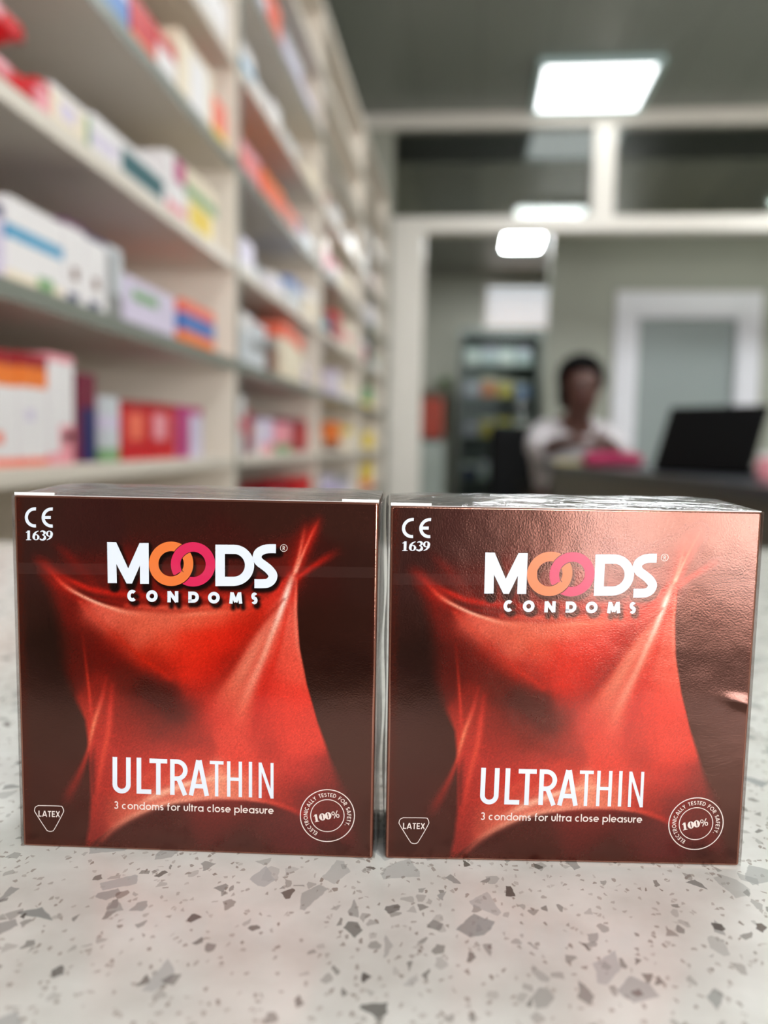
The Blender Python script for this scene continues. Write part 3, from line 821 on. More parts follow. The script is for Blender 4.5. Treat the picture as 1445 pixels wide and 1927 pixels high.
def field(samples, sig):
    num = np.zeros((len(GX), 3)); den = np.zeros(len(GX))
    for x, y, r, g, b in samples:
        d2 = (GX - x) ** 2 + (GY - y) ** 2
        wv = np.exp(-d2 / (2 * sig * sig)) + 1e-4 / (1 + d2 / sig / sig) ** 2
        num += wv[:, None] * np.array([r, g, b]); den += wv
    return num / den[:, None]


def curve(pts, v, logm=False):
    p = np.array(sorted(pts)); return np.interp(v, p[:, 0], p[:, 1])


def brush(img, rows, sharp=2.0, n=16):
    """rows: x, y, width, r, g, b, alpha along a curve"""
    R = spline(rows, n)
    R[:, 2] = np.maximum(R[:, 2], 1.0); R[:, 6] = np.clip(R[:, 6], 0, 1)
    mw = R[:, 2].max() * 2.6
    m = (GX > R[:, 0].min() - mw) & (GX < R[:, 0].max() + mw) & (GY > R[:, 1].min() - mw) & (GY < R[:, 1].max() + mw)
    idx = np.nonzero(m)[0]
    if len(idx) == 0: return img
    px, py = GX[idx], GY[idx]
    best = np.full(len(idx), 1e9); arg = np.zeros(len(idx)); 
    for i in range(len(R) - 1):
        ax, ay = R[i, :2]; bx, by = R[i + 1, :2]
        dx, dy = bx - ax, by - ay; l2 = dx * dx + dy * dy + 1e-9
        t = np.clip(((px - ax) * dx + (py - ay) * dy) / l2, 0, 1)
        d = np.hypot(px - ax - t * dx, py - ay - t * dy)
        c = d < best
        best[c] = d[c]; arg[c] = i + t[c]
    i0 = np.minimum(arg.astype(int), len(R) - 2); fr_ = (arg - i0)[:, None]
    row = R[i0] * (1 - fr_) + R[i0 + 1] * fr_
    a = np.exp(-(best / row[:, 2]) ** sharp) * row[:, 6]
    img[idx] = img[idx] * (1 - a[:, None]) + row[:, 3:6] * a[:, None]
    return img


OUTSIDE = [(50, 60, 56, 30, 26), (600, 100, 60, 30, 25), (1000, 100, 60, 32, 26), (1350, 80, 60, 34, 28), (60, 300, 54, 28, 26), (300, 180, 58, 28, 26), (600, 250, 70, 28, 24), (900, 260, 66, 28, 24),
           (300, 330, 84, 24, 20), (480, 370, 110, 24, 18), (600, 400, 120, 24, 16), (700, 410, 122, 24, 16), (850, 400, 120, 26, 18), (1000, 390, 100, 26, 20), (1060, 300, 90, 28, 22),
           (60, 500, 46, 22, 18), (110, 600, 28, 12, 8), (60, 700, 46, 22, 18), (150, 700, 30, 12, 9), (60, 850, 50, 28, 23), (150, 950, 52, 29, 24), (220, 820, 44, 22, 18), (240, 1000, 52, 28, 24), (100, 1200, 56, 28, 24), (200, 1120, 60, 30, 26), (230, 1330, 60, 28, 24), (120, 1350, 52, 22, 16), (270, 1180, 66, 30, 26),
           (1200, 350, 60, 26, 22), (1350, 350, 54, 30, 25), (1200, 500, 50, 24, 18), (1330, 550, 50, 26, 20), (1180, 650, 44, 20, 14), (1300, 700, 36, 15, 10), (1230, 780, 42, 20, 15), (1350, 850, 50, 27, 21), (1270, 950, 50, 30, 23), (1370, 1050, 52, 30, 23), (1330, 1150, 60, 34, 27), (1390, 1300, 52, 26, 20),
           (430, 1350, 66, 30, 27), (600, 1300, 72, 30, 26), (800, 1290, 84, 28, 26), (1000, 1300, 84, 30, 28), (600, 1400, 52, 22, 18), (900, 1400, 54, 22, 19), (1120, 1340, 88, 30, 32), (1230, 1260, 92, 32, 34), (800, 1228, 118, 32, 28), (1150, 1240, 104, 34, 32), (1280, 1390, 56, 24, 22)]
SILK = [(180, 420, 110, 24, 18), (230, 480, 100, 20, 14), (330, 478, 205, 88, 70), (380, 490, 205, 95, 74), (450, 520, 205, 98, 74), (600, 500, 206, 98, 74), (700, 490, 208, 92, 66), (800, 480, 208, 84, 60), (900, 470, 202, 66, 46), (1000, 430, 198, 52, 38), (1040, 400, 190, 50, 38),
        (430, 590, 150, 30, 18), (500, 560, 208, 98, 72), (470, 560, 195, 80, 58), (540, 650, 165, 36, 20), (600, 600, 206, 76, 52), (700, 600, 206, 52, 32), (800, 590, 202, 42, 24), (880, 560, 190, 36, 20), (950, 500, 168, 30, 16), (930, 570, 170, 32, 18),
        (220, 600, 74, 16, 10), (300, 560, 96, 17, 11), (380, 650, 92, 15, 9), (450, 740, 88, 18, 10), (540, 770, 52, 11, 7), (600, 800, 66, 13, 8), (590, 700, 150, 28, 15), (640, 670, 190, 38, 20), (700, 700, 198, 40, 21), (790, 690, 180, 30, 15), (750, 640, 200, 42, 22),
        (850, 680, 150, 24, 12), (720, 790, 172, 30, 16), (650, 870, 66, 18, 12), (700, 850, 100, 22, 14), (800, 790, 160, 32, 18), (790, 850, 186, 40, 26), (740, 880, 150, 34, 22),
        (240, 720, 84, 16, 10), (350, 780, 122, 22, 13), (500, 860, 96, 22, 15), (430, 880, 130, 32, 24), (560, 930, 110, 32, 25), (650, 950, 128, 36, 28), (720, 970, 152, 45, 36), (400, 950, 150, 38, 30), (500, 1000, 158, 48, 40), (600, 1030, 170, 52, 43), (700, 1060, 182, 56, 44), (480, 930, 140, 38, 30),
        (840, 930, 205, 66, 50), (900, 970, 205, 70, 54), (960, 940, 186, 48, 36), (900, 1040, 205, 62, 48), (1000, 1000, 168, 46, 36), (1010, 920, 190, 48, 36), (1060, 930, 212, 60, 45), (1100, 1000, 208, 62, 48), (1150, 960, 202, 60, 46), (1050, 800, 212, 60, 45), (1080, 700, 216, 84, 66), (1100, 600, 216, 96, 78), (1090, 500, 214, 92, 74), (1050, 620, 208, 74, 56), (980, 800, 190, 44, 32), (1000, 730, 195, 50, 38),
        (1110, 1090, 180, 50, 42), (1170, 1100, 168, 45, 39), (1230, 1120, 120, 38, 33), (1000, 1090, 192, 60, 48), (1050, 1180, 150, 42, 34), (1150, 1190, 122, 36, 32), (1230, 1210, 98, 34, 32), (900, 1130, 206, 92, 72), (1000, 1160, 186, 62, 50), (800, 1150, 224, 145, 118), (700, 1180, 222, 140, 116), (600, 1195, 205, 110, 90), (900, 1180, 216, 125, 100),
        (330, 850, 150, 40, 28), (330, 920, 176, 52, 38), (370, 1000, 172, 50, 42), (340, 1100, 156, 45, 38), (400, 1150, 168, 50, 40), (480, 1180, 190, 76, 60), (350, 1250, 150, 45, 38), (330, 1340, 136, 42, 36), (450, 1240, 190, 96, 76), (420, 1280, 180, 80, 64), (500, 1100, 186, 54, 44), (600, 1110, 190, 62, 50), (700, 1120, 200, 78, 62)]


def paint():
    img = field(OUTSIDE, 55)
    # grime and wear at the left and lower edges of the sheet
    silk = field(SILK, 38)
    xr = curve([(0, 1125), (250, 1118), (330, 1116), (480, 1112), (620, 1122), (760, 1150), (900, 1190), (1050, 1243), (1180, 1292), (1330, 1330), (1500, 1350)], GY)
    sr = curve([(0, 8), (330, 7), (900, 10), (1050, 28), (1180, 70), (1330, 90)], GY)
    xl = curve([(0, 60), (330, 120), (400, 160), (500, 190), (600, 200), (700, 212), (800, 245), (900, 290), (1000, 302), (1060, 306), (1200, 312), (1300, 306), (1390, 290)], GY)
    sl = curve([(0, 80), (600, 80), (750, 60), (900, 22), (1000, 16), (1100, 16), (1390, 24)], GY)
    yt = curve([(0, 300), (100, 310), (170, 362), (250, 405), (330, 440), (450, 468), (600, 476), (750, 468), (900, 448), (1000, 415), (1060, 350), (1110, 290)], GX)
    st = curve([(0, 40), (170, 20), (330, 10), (450, 22), (750, 46), (1000, 40), (1110, 18)], GX)
    yb = curve([(280, 1420), (330, 1368), (380, 1325), (420, 1300), (500, 1256), (600, 1222), (700, 1206), (800, 1200), (900, 1204), (1000, 1220), (1110, 1258), (1200, 1300), (1300, 1370), (1400, 1420)], GX)
    sb = curve([(280, 24), (500, 16), (800, 10), (1000, 16), (1110, 28), (1200, 70), (1400, 120)], GX)
    m = sstep((xr - GX) / sr + 0.5) * sstep((GX - xl) / sl + 0.5) * sstep((GY - yt) / st + 0.5) * sstep((yb - GY) / sb + 0.5)
    img = img * (1 - m[:, None]) + silk * m[:, None]
    # -- folds, upper left
    B = lambda rows, **k: brush(img, rows, **k)
    B([(70, 250, 22, 90, 22, 18, 0.0), (130, 295, 26, 150, 30, 22, 0.7), (200, 365, 26, 170, 34, 24, 0.8), (270, 425, 18, 160, 32, 22, 0.6), (330, 460, 12, 150, 30, 20, 0.0)])
    B([(140, 190, 20, 74, 24, 22, 0.0), (215, 250, 18, 112, 26, 22, 0.6), (270, 310, 20, 110, 24, 20, 0.6), (340, 390, 16, 130, 26, 20, 0.5)])
    B([(180, 330, 8, 150, 30, 22, 0.2), (245, 362, 12, 176, 34, 24, 0.9), (320, 392, 13, 182, 36, 26, 0.9), (420, 408, 14, 176, 34, 24, 0.85), (560, 418, 16, 176, 38, 28, 0.7), (760, 420, 16, 190, 50, 38, 0.7), (960, 415, 16, 190, 48, 34, 0.6), (1060, 370, 12, 196, 50, 38, 0.5)])
    B([(240, 412, 9, 120, 22, 16, 0.5), (330, 425, 8, 128, 24, 18, 0.7), (450, 446, 9, 140, 26, 18, 0.5)])
    B([(450, 455, 12, 205, 70, 52, 0.6), (600, 462, 12, 214, 90, 68, 0.8), (780, 458, 12, 214, 84, 62, 0.8), (950, 440, 14, 205, 62, 44, 0.6)])
    B([(150, 315, 6, 190, 44, 32, 0.2), (200, 368, 8, 214, 78, 58, 0.8), (250, 402, 7, 226, 140, 115, 0.95), (320, 436, 6, 232, 170, 145, 0.95), (390, 463, 6, 228, 155, 128, 0.9), (460, 482, 9, 220, 130, 105, 0.6), (560, 492, 14, 210, 105, 82, 0.0)])
    B([(620, 498, 8, 222, 130, 104, 0.0), (720, 486, 10, 222, 128, 100, 0.6), (850, 478, 10, 216, 105, 78, 0.3), (960, 462, 10, 208, 80, 60, 0.0)])
    B([(270, 440, 10, 190, 60, 44, 0.6), (330, 500, 14, 190, 70, 50, 0.5), (430, 590, 10, 170, 40, 24, 0.5), (520, 665, 10, 180, 36, 16, 0.6), (620, 735, 12, 190, 36, 16, 0.5)])
    # -- rays, upper right
    B([(1094, 350, 34, 150, 30, 22, 0.9), (1117, 281, 34, 150, 30, 22, 0.8), (1140, 180, 30, 130, 28, 22, 0.7), (1155, 100, 24, 100, 28, 22, 0.0)])
    B([(1115, 290, 18, 170, 36, 26, 0.8), (1174, 167, 22, 170, 34, 26, 0.8), (1215, 85, 22, 90, 30, 24, 0.0)])
    B([(1108, 350, 10, 190, 44, 32, 0.9), (1165, 308, 12, 178, 36, 26, 0.9), (1225, 268, 16, 150, 32, 24, 0.8), (1300, 226, 20, 90, 30, 24, 0.0)])
    B([(1100, 330, 8, 226, 130, 105, 0.9), (1120, 260, 7, 222, 110, 86, 0.9), (1135, 190, 8, 205, 76, 58, 0.7), (1146, 130, 8, 150, 40, 30, 0.0)])
    B([(1108, 320, 7, 232, 165, 140, 0.9), (1140, 240, 6, 222, 110, 86, 0.9), (1172, 170, 6, 210, 70, 52, 0.8), (1205, 104, 7, 150, 40, 30, 0.0)])
    # -- the broad lit fold running down from the rays
    B([(1078, 385, 10, 200, 60, 46, 0.5), (1010, 500, 22, 205, 84, 66, 0.7), (920, 640, 30, 205, 92, 72, 0.85), (840, 780, 40, 200, 82, 62, 0.85), (790, 880, 44, 196, 62, 48, 0.6), (740, 980, 46, 180, 52, 40, 0.0)])
    B([(1050, 440, 14, 205, 96, 78, 0.6), (985, 560, 24, 214, 118, 96, 0.8), (910, 700, 34, 212, 120, 96, 0.85), (860, 810, 40, 208, 96, 74, 0.7), (830, 920, 44, 204, 72, 54, 0.0)])
    B([(1092, 345, 12, 226, 150, 128, 0.9), (1072, 405, 13, 238, 205, 190, 0.95), (1045, 485, 12, 236, 190, 172, 0.95), (1012, 570, 14, 230, 165, 142, 0.9), (978, 660, 16, 226, 150, 126, 0.85), (930, 770, 24, 222, 138, 114, 0.8), (900, 850, 34, 216, 118, 92, 0.6), (880, 950, 40, 206, 80, 60, 0.0)])
    B([(1108, 350, 5, 216, 100, 80, 0.6), (1106, 480, 6, 222, 122, 100, 0.8), (1112, 600, 6, 222, 115, 94, 0.7), (1136, 720, 6, 216, 90, 70, 0.3)])
    B([(1075, 470, 8, 205, 60, 44, 0.6), (1045, 600, 10, 198, 54, 40, 0.7), (1000, 740, 14, 190, 44, 32, 0.7), (965, 860, 16, 180, 42, 32, 0.6), (935, 980, 18, 170, 44, 34, 0.3)])
    B([(1060, 430, 6, 150, 26, 16, 0.4), (940, 560, 16, 150, 26, 15, 0.5), (850, 700, 20, 140, 22, 12, 0.6), (780, 790, 20, 140, 24, 14, 0.2)])
    # -- streaks, lower left
    B([(278, 560, 7, 140, 28, 18, 0.2), (290, 660, 6, 160, 34, 22, 0.5), (302, 760, 6, 190, 56, 38, 0.8), (310, 850, 7, 196, 56, 42, 0.7), (312, 960, 8, 180, 50, 38, 0.4)])
    B([(372, 730, 6, 160, 34, 24, 0.3), (352, 820, 10, 196, 66, 50, 0.8), (330, 890, 9, 214, 112, 84, 0.9), (316, 945, 8, 216, 116, 86, 0.9), (300, 1020, 9, 190, 62, 48, 0.8), (270, 1100, 14, 156, 42, 34, 0.7), (230, 1180, 20, 140, 40, 34, 0.55), (200, 1240, 22, 96, 34, 30, 0.0)])
    B([(395, 760, 10, 170, 34, 24, 0.3), (386, 860, 12, 200, 60, 46, 0.8), (376, 960, 11, 205, 72, 52, 0.8), (355, 1060, 11, 205, 70, 52, 0.8), (338, 1180, 12, 180, 56, 44, 0.7), (325, 1300, 16, 150, 46, 38, 0.3)])
    B([(322, 1010, 8, 110, 34, 28, 0.4), (318, 1080, 9, 84, 28, 24, 0.7), (322, 1180, 8, 84, 28, 24, 0.4)])
    # -- lower arch
    B([(330, 1390, 10, 160, 50, 40, 0.4), (400, 1318, 14, 205, 112, 92, 0.7), (480, 1268, 14, 218, 140, 116, 0.85), (580, 1228, 12, 224, 150, 126, 0.85), (700, 1208, 9, 226, 150, 126, 0.85), (820, 1202, 8, 222, 135, 112, 0.8), (940, 1208, 8, 214, 105, 84, 0.7), (1040, 1226, 9, 205, 70, 54, 0.6), (1130, 1262, 12, 180, 48, 40, 0.5), (1200, 1300, 14, 130, 36, 34, 0.0)])
    B([(430, 1262, 10, 200, 90, 72, 0.2), (540, 1204, 14, 226, 160, 136, 0.8), (640, 1162, 12, 232, 175, 150, 0.9), (740, 1132, 10, 234, 180, 154, 0.9), (840, 1124, 10, 226, 150, 122, 0.8), (940, 1138, 12, 214, 105, 82, 0.5), (1040, 1165, 12, 190, 64, 50, 0.0)])
    B([(560, 1150, 10, 200, 80, 64, 0.2), (640, 1110, 12, 214, 110, 88, 0.5), (740, 1080, 12, 205, 80, 62, 0.3), (840, 1070, 12, 200, 60, 48, 0.0)])
    B([(420, 1150, 14, 176, 60, 48, 0.2), (520, 1120, 16, 196, 84, 66, 0.5), (640, 1060, 16, 196, 66, 54, 0.4), (760, 1010, 16, 196, 60, 46, 0.2)])
    return img


# ---- lettering engine: pen strokes inside a letter box (w wide, h tall, pen s)
def arc(cx, cy, rx, ry, a0, a1, n=None):
    n = n or max(6, int(abs(a1 - a0) / 7))
    return [(cx + rx * math.cos(math.radians(a0 + (a1 - a0) * i / n)), cy + ry * math.sin(math.radians(a0 + (a1 - a0) * i / n))) for i in range(n + 1)]


CAPW = {'A': .78, 'B': .55, 'C': .80, 'D': .72, 'E': .50, 'F': .48, 'H': .68, 'I': .15, 'L': .46, 'M': .92, 'N': .74, 'O': .96, 'R': .56, 'S': .52, 'T': .52, 'U': .64, 'X': .66, 'Y': .64, '3': .5, '.': .15}
LOWW = {'a': .66, 'c': .56, 'd': .66, 'e': .64, 'f': .34, 'l': .13, 'm': .86, 'n': .54, 'o': .66, 'p': .66, 'r': .32, 's': .40, 't': .32, 'u': .52}


def glyph(c, w, h, s, xh=None):
    a = s / 2; L, R, Bt, T = a, w - a, a, h - a
    M = h / 2
    if c == 'U':
        r = (R - L) / 2; return [[(L, h)] + arc(L + r, Bt + r, r, r, 180, 360) + [(R, h)]]
    if c == 'L': return [[(L, h), (L, Bt), (w, Bt)]]
    if c == 'T': return [[(0, T), (w, T)], [(w / 2, T), (w / 2, 0)]]
    if c == 'I': return [[(w / 2, 0), (w / 2, h)]]
    if c == 'H': return [[(L, 0), (L, h)], [(R, 0), (R, h)], [(L, M), (R, M)]]
    if c == 'E': return [[(w, T), (L, T), (L, Bt), (w, Bt)], [(L, M), (w * .92, M)]]
    if c == 'F': return [[(w, T), (L, T), (L, 0)], [(L, M), (w * .92, M)]]
    if c == 'A': return [[(L * .9, 0), (w / 2 - a * .25, h)], [(w - L * .9, 0), (w / 2 + a * .25, h)], [(w * .22, h * .27), (w * .78, h * .27)]]
    if c == 'N': return [[(L, 0), (L, h)], [(R, 0), (R, h)], [(L, h - a * .3), (R, a * .3)]]
    if c == 'M': return [[(L * .8, 0), (w * .20, h)], [(w * .20, h - a * .4), (w / 2, a * .9)], [(w / 2, a * .9), (w * .80, h - a * .4)], [(w - L * .8, 0), (w * .80, h)]]
    if c == 'X': return [[(L, 0), (R, h)], [(R, 0), (L, h)]]
    if c == 'Y': return [[(L, h), (w / 2, h * .45)], [(R, h), (w / 2, h * .45)], [(w / 2, h * .5), (w / 2, 0)]]
    if c == 'O': return [arc(w / 2, M, w / 2 - a, M - a, 0, 360, 40)]
    if c == 'C': return [arc(w / 2, M, w / 2 - a, M - a, 48, 312, 32)]
    if c == 'D': r = M - a; return [[(L, Bt), (L, T)] + [(max(L, R - r), T)] + arc(max(L, R - r), M, R - max(L, R - r), r, 90, -90)[1:] + [(L - a, Bt)]]
    if c == 'R':
        r = (T - h * .46) / 2; return [[(L, 0), (L, h)], [(0, T), (R - r, T)] + arc(R - r, T - r, r, r, 90, -90)[1:] + [(L, T - 2 * r)], [(w * .48, T - 2 * r), (R - a * .1, 0)]]
    if c == 'B':
        r = (T - M) / 2; q = (M - Bt) / 2
        return [[(L, 0), (L, h)], [(L, T), (R - r, T)] + arc(R - r, T - r, r, r, 90, -90)[1:] + [(L, M)], [(L, M), (R - q, M)] + arc(R - q, Bt + q, q, q, 90, -90)[1:] + [(L, Bt)]]
    if c in 'Ss':
        if c == 's': T = xh - a; M = xh / 2
        ry = (T - Bt) / 4; rx = (w - s) / 2
        return [arc(w / 2, T - ry, rx, ry, 35, 270) + arc(w / 2, Bt + ry, rx, ry, 90, -145)[1:]]
    if c == '3':
        ry = (T - Bt) / 4; rx = (w - s) / 2
        return [arc(w / 2, T - ry, rx * .9, ry, 150, -90), arc(w / 2, Bt + ry, rx, ry, 90, -150)]
    if c == '.': return [[(w / 2, 0), (w / 2, s)]]
    X = xh; xm = X / 2 if xh else 0; XT = (X - a) if xh else 0
    if c == 'o': return [arc(w / 2, xm, w / 2 - a, xm - a, 0, 360, 30)]
    if c == 'c': return [arc(w / 2, xm, w / 2 - a, xm - a, 50, 310, 24)]
    if c == 'e': return [[(L, xm)] + [(R, xm)] + arc(w / 2, xm, w / 2 - a, xm - a, 0, 315, 26)[1:]]
    if c == 'a': return [arc(w / 2, xm, w / 2 - a, xm - a, 0, 360, 30), [(R, 0), (R, X)]]
    if c == 'd': return [arc(w / 2, xm, w / 2 - a, xm - a, 0, 360, 30), [(R, 0), (R, h)]]
    if c == 'p': return [arc(w / 2, xm, w / 2 - a, xm - a, 0, 360, 30), [(L, -h * .32), (L, X)]]
    if c == 'l': return [[(w / 2, 0), (w / 2, h)]]
    if c == 'n': r = (R - L) / 2; return [[(L, 0), (L, X)], arc(L + r, XT - r, r, r, 180, 0) + [(R, 0)]]
    if c == 'u': r = (R - L) / 2; return [[(L, X)] + arc(L + r, Bt + r, r, r, 180, 360) + [(R, X)]]
    if c == 'm': r = (R - L) / 4; return [[(L, 0), (L, X)], arc(L + r, XT - r, r, r, 180, 0) + [(L + 2 * r, 0)], arc(L + 3 * r, XT - r, r, r, 180, 0) + [(R, 0)]]
    if c == 'r': return [[(L, 0), (L, X)], arc(w, XT - w * .75, w - L, w * .75, 170, 85)]
    if c == 'f': r = w * .38; return [[(w * .35, 0), (w * .35, h - a - r)] + arc(w * .35 + r, h - a - r, r, r, 180, 80)[1:], [(0, XT), (w * .9, XT)]]
    if c == 't': return [[(w * .45, 0), (w * .45, h * .86)], [(0, XT), (w, XT)]]
    return []


def ribbon(path, s):
    P = np.array(path, float)
    d = np.diff(P, axis=0); ln = np.hypot(d[:, 0], d[:, 1]); keep = np.append(True, ln > 1e-6); P = P[keep]
    closed = len(P) > 6 and np.hypot(*(P[0] - P[-1])) < 1e-6
    d = np.diff(P, axis=0); d /= np.hypot(d[:, 0], d[:, 1])[:, None]
    n = np.c_[-d[:, 1], d[:, 0]]
    off = []
    for i in range(len(P)):
        if i == 0: a_, b_ = (n[-1], n[0]) if closed else (n[0], n[0])
        elif i == len(P) - 1: a_, b_ = (n[-1], n[0]) if closed else (n[-1], n[-1])
        else: a_, b_ = n[i - 1], n[i]
        m = a_ + b_; m /= max(1e-9, np.hypot(*m)); k = 1 / max(0.35, m @ b_)
        off.append(m * k * s / 2)
    off = np.array(off)
    A, Bq = P + off, P - off
    return [[A[i], Bq[i], Bq[i + 1], A[i + 1]] for i in range(len(P) - 1)]


def disc_ring(cx, cy, r0, r1, n=72, sx=1.0, sy=1.0):
    out = []
    for i in range(n):
        a, b = 2 * math.pi * i / n, 2 * math.pi * (i + 1) / n
        out.append([(cx + r0 * sx * math.cos(a), cy + r0 * sy * math.sin(a)), (cx + r1 * sx * math.cos(a), cy + r1 * sy * math.sin(a)), (cx + r1 * sx * math.cos(b), cy + r1 * sy * math.sin(b)), (cx + r0 * sx * math.cos(b), cy + r0 * sy * math.sin(b))])
    return out


def place(paths, s, ox, oy, ex=(1, 0), ey=(0, -1)):
    """pen paths -> quads on the sheet; returns quads and centre lines"""
    q = []; cl = []
    for k, p in enumerate(paths):
        for quad in ribbon(p, s):
            q.append([(ox + x * ex[0] + y * ey[0], oy + x * ex[1] + y * ey[1], k) for x, y in quad])
        cl.append([(ox + x * ex[0] + y * ey[0], oy + x * ex[1] + y * ey[1]) for x, y in p])
    return q, cl


def zoomA(x, y): return (350.9 + .5286 * x, 165.1 + .5286 * y)     # drawing frames used while laying out the sheet
def zoomU(x, y): return (371.6 + .4857 * x, 990.9 + .4857 * y)
def zoomS(x, y): return (1094.1 + .2 * x, 1135.4 + .2 * y)
def zoomC(x, y): return (.5714 * x - 41.3, .5714 * y - 61.9)
def zoomL(x, y): return (.5714 * x - 41.3, .5714 * y + 722.5)


SHADOW = []   # (centre line, pen width) of the printed drop shadow
PARTS = {}    # part name -> (list of polygons on the sheet, material key)


def put(name, polys, key): PARTS.setdefault(name, []).append((polys, key))


# wordmark: M
Mq = [zoomA(*p) for p in [(45, 78), (112, 80), (200, 272), (283, 85), (350, 85), (352, 385), (287, 385), (286, 250), (228, 383), (188, 383), (113, 240), (117, 380), (50, 380)]]
quadsM = [[Mq[i] for i in q] for q in ((0, 1, 10, 11, 12), (1, 2, 9, 10), (2, 3, 7, 8), (3, 4, 5, 6, 7), (2, 8, 9))]
put('wordmark', quadsM, 'white')
SHADOW += [([zoomA(80, 80), zoomA(83, 380)], 36), ([zoomA(100, 100), zoomA(205, 370)], 34), ([zoomA(205, 370), zoomA(300, 100)], 34), ([zoomA(318, 85), zoomA(320, 385)], 36)]
# D
outer = [(840, 97), (975, 98)] + [(975 + 150 * math.sin(math.radians(a)), 249 - 151 * math.cos(math.radians(a))) for a in range(6, 180, 6)] + [(975, 401), (840, 402)]
inner = [(910, 165), (975, 166)] + [(975 + 82 * math.sin(math.radians(a)), 249 - 84 * math.cos(math.radians(a))) for a in range(6, 180, 6)] + [(975, 333), (910, 333)]
no = len(outer)
put('wordmark', [[zoomA(*outer[i]), zoomA(*outer[(i + 1) % no]), zoomA(*inner[(i + 1) % no]), zoomA(*inner[i])] for i in range(no)], 'white')
SHADOW += [([zoomA(*[(a + b) / 2 for a, b in zip(outer[i], inner[i])]) for i in list(range(no)) + [0]], 36)]
# S
sp_ = spline([(1285, 127, 34), (1235, 127, 34), (1195, 134, 35), (1158, 157, 35), (1147, 192, 35), (1163, 224, 35), (1200, 252, 35), (1237, 283, 35), (1262, 320, 35), (1254, 356, 34), (1225, 379, 34), (1185, 384, 34), (1127, 384, 33)], 8)
put('wordmark', [[zoomA(*p) for p in q] for q in ribbon(sp_[:, :2], 66)], 'white')
SHADOW += [([zoomA(x, y) for x, y, _ in sp_], 34)]
# interlocked rings
oc, pc, R1, R0 = (515, 238), (676, 242), 163, 93
put('orange_ring', [[zoomA(*p) for p in q] for q in disc_ring(oc[0], oc[1], R0, R1, 96)], 'orange')
pq = []
NA, NR = 480, 24
for i in range(NA):
    a, b = 2 * math.pi * i / NA, 2 * math.pi * (i + 1) / NA; am = (a + b) / 2
    j0 = None
    for j in range(NR + 1):
        r = R0 + (R1 - R0) * (j + .5) / NR
        x, y = pc[0] + r * math.cos(am), pc[1] + r * math.sin(am)
        dd = math.hypot(x - oc[0], y - oc[1])
        hide = y > 215 and R0 - 7 < dd < R1 + 6 and not (x < 590 and y < 270 and dd < R0 + 40 and False)
        # the pink ring crosses over the orange one at the top and under it at the bottom
        hide = hide and (y > 300 or x > 590)
        ok = (j < NR) and not hide
        if ok and j0 is None: j0 = j
        if not ok and j0 is not None:
            ra, rb = R0 + (R1 - R0) * j0 / NR, R0 + (R1 - R0) * j / NR
            pq.append([(pc[0] + ra * math.cos(a), pc[1] + ra * math.sin(a)), (pc[0] + rb * math.cos(a), pc[1] + rb * math.sin(a)), (pc[0] + rb * math.cos(b), pc[1] + rb * math.sin(b)), (pc[0] + ra * math.cos(b), pc[1] + ra * math.sin(b))])
            j0 = None
put('pink_ring', [[zoomA(*p) for p in q] for q in pq], 'pink')
for c in (oc, pc):
    SHADOW += [([zoomA(c[0] + 128 * math.cos(math.radians(a)), c[1] + 128 * math.sin(math.radians(a))) for a in range(0, 361, 12)], 36)]
# thin dark seam where the pink ring passes over the orange one
sm = []
for rr_ in (R1 + 2.5, R0 - 2.5):
    for i in range(360):
        a, b = math.radians(i), math.radians(i + 1)
        x, y = pc[0] + rr_ * math.cos(a), pc[1] + rr_ * math.sin(a)
        if R0 < math.hypot(x - oc[0], y - oc[1]) < R1 and (y < 240 if rr_ > R0 + 9 else y < 300) and x < 676:
            sm.append([(pc[0] + r_ * math.cos(t_), pc[1] + r_ * math.sin(t_)) for r_, t_ in ((rr_ - 2.5, a), (rr_ + 2.5, a), (rr_ + 2.5, b), (rr_ - 2.5, b))])
put('ring_seam', [[zoomA(*p) for p in q] for q in sm], 'seam')
# CONDOMS
for c, cx, cy, ww, hh in [('C', 230, 472, 74, 86), ('O', 374, 475, 84, 86), ('N', 528, 480, 80, 82), ('D', 680, 483, 78, 82), ('O', 829, 487, 86, 86), ('M', 990, 489, 92, 84), ('S', 1127, 492, 46, 86)]:
    q, cl = place(glyph(c, ww * .5286, hh * .5286, 13.2), 13.2, *zoomA(cx - ww / 2, cy + hh / 2))
    put('wordmark_subtitle', q, 'white'); SHADOW += [(l, 15) for l in cl]
# registered mark
cx, cy = zoomA(1343, 122)
put('registered_mark', disc_ring(cx, cy, 12.6, 14.4, 40), 'cream')
put('registered_mark', place(glyph('R', 9, 15, 2.2), 2.2, cx - 4.5, cy + 7.5)[0], 'cream')
# CE 1639
s = 21 * .5714
put('conformity_mark', place([arc(0, 0, 58 * .5714, 58 * .5714, 83, 277, 30)], s, *zoomC(238, 302))[0], 'white')
put('conformity_mark', place([arc(0, 0, 58 * .5714, 58 * .5714, 83, 277, 30), [(-55 * .5714, 0), (-6 * .5714, 0)]], s, *zoomC(352, 303))[0], 'white')


